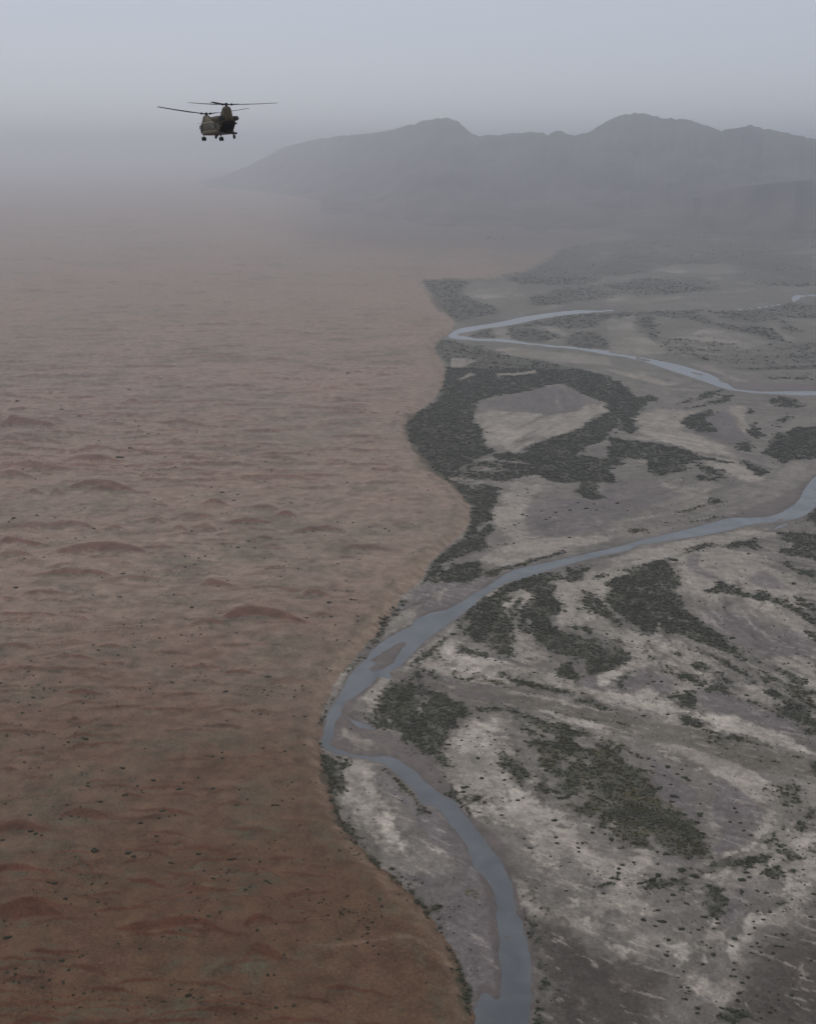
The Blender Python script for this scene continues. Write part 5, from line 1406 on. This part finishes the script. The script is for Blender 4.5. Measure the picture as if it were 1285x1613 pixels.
for s in (1, -1):
    bm = bmesh.new()
    rs = []
    for x, k in ((4.3, .25), (4.0, .7), (3.2, 1), (-3.6, 1), (-4.6, .8), (-5.3, .3)):
        rs.append([(x, s * 1.27 + c * .42 * k, 1.12 + q * .34 * k) for c, q in sup(14, 3)])
    loft(bm, rs)
    part('sponson', bm, TAN, heli)
    bm = bmesh.new()
    rs = []
    for x, k in ((-3.0, .30), (-3.2, .42), (-3.7, .46), (-5.6, .46), (-6.2, .42), (-6.75, .38)):
        rs.append([(x, s * 1.32 + c * k, 3.28 + q * k) for c, q in sup(16, 2)])
    loft(bm, rs)
    eng = part('engine', bm, TAN if s > 0 else BRN, heli)
    bm = bmesh.new(); tube(bm, (-6.7, s * 1.32, 3.28), (-7.1, s * 1.36, 3.3), .34, .38, 16); part('exhaust', bm, SOOT, eng)
    bm = bmesh.new()
    bmesh.ops.create_uvsphere(bm, u_segments=14, v_segments=9, radius=.44, matrix=Matrix.Translation((-2.72, s * 1.32, 3.28)))
    part('intake_screen', bm, BRN, eng)
    bm = bmesh.new(); box(bm, -5.4, -3.7, min(s * .7, s * 1.1), max(s * .7, s * 1.1), 3.05, 3.3); part('engine_mount', bm, SOOT, heli, False)
    # wheels: twin in front, single behind
    for x, ys, zt, dz in ((2.7, (1.38, 1.78), .95, -.22), (-4.5, (1.62,), .95, 0)):
        bm = bmesh.new()
        yc = sum(ys) / len(ys)
        tube(bm, (x, s * yc, zt + .1), (x, s * yc, .36 + dz), .09, .07, 8)
        tube(bm, (x, s * (min(ys) - .1), .34 + dz), (x, s * (max(ys) + .1), .34 + dz), .05, .05, 8)
        tube(bm, (x + .5, s * (yc - .2), zt), (x, s * yc, .5), .045, .045, 6)
        g = part('landing_gear', bm, SOOT, heli)
        for yy in ys:
            bm = bmesh.new()
            w = .15
            rs = []
            for dy, rr_ in ((-w, .22), (-w * .9, .31), (-w * .4, .36), (w * .4, .36), (w * .9, .31), (w, .22)):
                rs.append([(x + math.cos(t) * rr_, s * yy + dy, .36 + dz + math.sin(t) * rr_) for t in [2 * math.pi * i / 18 for i in range(18)]])
            loft(bm, rs)
            part('wheel', bm, RUB, g)
    # round cabin windows
    for x in (3.0, 1.6, .2, -1.2, -2.6):
        bm = bmesh.new(); tube(bm, (x, s * 1.235, 2.2), (x, s * 1.262, 2.2), .24, .22, 14); part('window', bm, GLS, heli)
    bm = bmesh.new()
    loft(bm, [[(x, s * (hw + .012), z) for x, z in q] for q, hw in (([(6.9, 1.95), (6.1, 1.75), (6.1, 2.55), (6.75, 2.45)], .98), ([(6.9, 1.95), (6.1, 1.75), (6.1, 2.55), (6.75, 2.45)], 1.06))])
    part('cockpit_window', bm, GLS, heli, False)
# door and gun window on the left front side, panel lines, lamp, probe
bm = bmesh.new(); box(bm, 4.3, 5.1, 1.19, 1.262, 1.15, 2.55); part('crew_door', bm, DRK, heli, False)
bm = bmesh.new(); box(bm, -3.5, -2.9, 1.22, 1.268, 1.75, 2.6); part('side_hatch', bm, DRK, heli, False)
bm = bmesh.new(); bmesh.ops.create_uvsphere(bm, u_segments=10, v_segments=6, radius=.10, matrix=Matrix.Translation((-1.9, 1.27, 1.95)))
LMP = hmat('pale_lens', (.55, .56, .52), (.62, .62, .6), .3); part('marker_lamp', bm, LMP, heli)
bm = bmesh.new(); tube(bm, (5.0, 1.2, 2.75), (5.4, 1.9, 2.85), .03, .02, 6); part('probe', bm, SOOT, heli)
bm = bmesh.new(); box(bm, -6.3, -5.6, -1.62, -1.2, 2.35, 2.65); part('side_sensor', bm, SOOT, heli, False)
bm = bmesh.new(); box(bm, -6.3, -5.6, 1.2, 1.5, 2.35, 2.6); part('side_sensor', bm, SOOT, heli, False)
bm = bmesh.new(); box(bm, -2.4, -1.9, .5, .75, .45, .78); part('belly_hook', bm, SOOT, heli, False)
for k in range(3):
    bm = bmesh.new(); box(bm, -2.2 + k * 1.5, -1.2 + k * 1.5, -.8, .8, 1.02, 1.02 + .5 + .15 * k); part('cargo_crate', bm, SOOT, heli, False)

LOS = 8.6                                                      # the line of sight to it lies this far left of straight ahead
YAW = math.radians(17.2 + LOS)                                       # nose swung left of straight away
NOSE = math.radians(.8)
rot = Matrix.Rotation(math.pi / 2 + YAW, 4, 'Z') @ Matrix.Rotation(NOSE, 4, 'Y')
def rotor(x, z, angles, rises):
    """angles are measured in the picture plane from the right, away positive; heights per blade follow the disc tilt"""
    bm = bmesh.new()
    tube(bm, (x, 0, z - .35), (x, 0, z + .12), .2, .2, 14)
    tube(bm, (x, 0, z + .12), (x, 0, z + .3), .30, .12, 14)
    hub = part('rotor_head', bm, BLD, heli)
    inv = rot.to_3x3().inverted()
    for a, rise in zip(angles, rises):
        t = math.radians(a + LOS)
        d = Vector((math.cos(t), math.sin(t), 0))
        d.z = rise / 9.1
        e = (inv @ d).normalized()
        up = inv @ Vector((0, 0, 1)); side = up.cross(e).normalized(); up2 = e.cross(side).normalized()
        o0 = Vector((x, 0, z))
        bm = bmesh.new()
        tube(bm, o0 + e * .1, o0 + e * 2.3, .10, .075, 8)
        tube(bm, o0 + e * .75, o0 + e * 1.05, .19, .17, 10)
        rs = []
        for r, ch, th in ((1.9, .10, .07), (2.5, .62, .085), (3.2, .80, .09), (6, .80, .085), (8.6, .80, .07), (9.1, .68, .05)):
            tw = math.radians(13 - 9 * r / 9.1)
            cs = side * math.cos(tw) + up2 * math.sin(tw); ct = up2 * math.cos(tw) - side * math.sin(tw)
            bend = up2 * (.25 * ((r / 9.1) ** 2) - .25 * r / 9.1)
            rs.append([o0 + e * r + bend + cs * (px_ * ch) + ct * (pz_ * th) for px_, pz_ in ((-.5, 0), (-.2, .5), (.2, .6), (.42, .35), (.5, 0), (.42, -.35), (.2, -.5), (-.2, -.35))])
        loft(bm, rs)
        part('blade', bm, BLD, hub)
rotor(5.9, 4.42, (84, 204, 324), (-.65, 1.1, .85))
rotor(-6.0, 5.5, (15, 135, 255), (.4, .5, .1))
DH = 217.0
d = ray(356.8, 164.8)
dl = math.sqrt(d[0] ** 2 + d[1] ** 2 + d[2] ** 2)
hubw = Vector((d[0], d[1], d[2])) / dl * DH + Vector((0, 0, CAMZ))
rot.translation = hubw - rot.to_3x3() @ Vector((-6.0, 0, 5.5))
heli.matrix_world = rot

# ------------------------------------------------------------------ haze
top = max(max((o.matrix_world @ Vector(c)).z for c in o.bound_box) for o in COL.objects if o.type == 'MESH' and o.name.split('.')[0] in ('mountain', 'foothill'))
top = max(top, hubw.z + 4) + 12
bm = bmesh.new()
L = 34500
box(bm, -L, L, -L, L, -5, top)
me = bpy.data.meshes.new('haze'); bm.to_mesh(me); bm.free()
hz = bpy.data.objects.new('haze', me); COL.objects.link(hz)
tag(hz, 'pale dusty haze filling the air over the desert', 'haze', kind='stuff')
hm = bpy.data.materials.new('dusty_air'); hm.use_nodes = True
t = hm.node_tree
for n_ in list(t.nodes):
    if n_.type != 'OUTPUT_MATERIAL': t.nodes.remove(n_)
pv = t.nodes.new('ShaderNodeVolumePrincipled')
pv.inputs['Color'].default_value = (*HAZE_COL, 1)
pv.inputs['Density'].default_value = HAZE
pv.inputs['Anisotropy'].default_value = HAZE_G
t.links.new(pv.outputs[0], t.nodes['Material Output'].inputs['Volume'])
me.materials.append(hm)
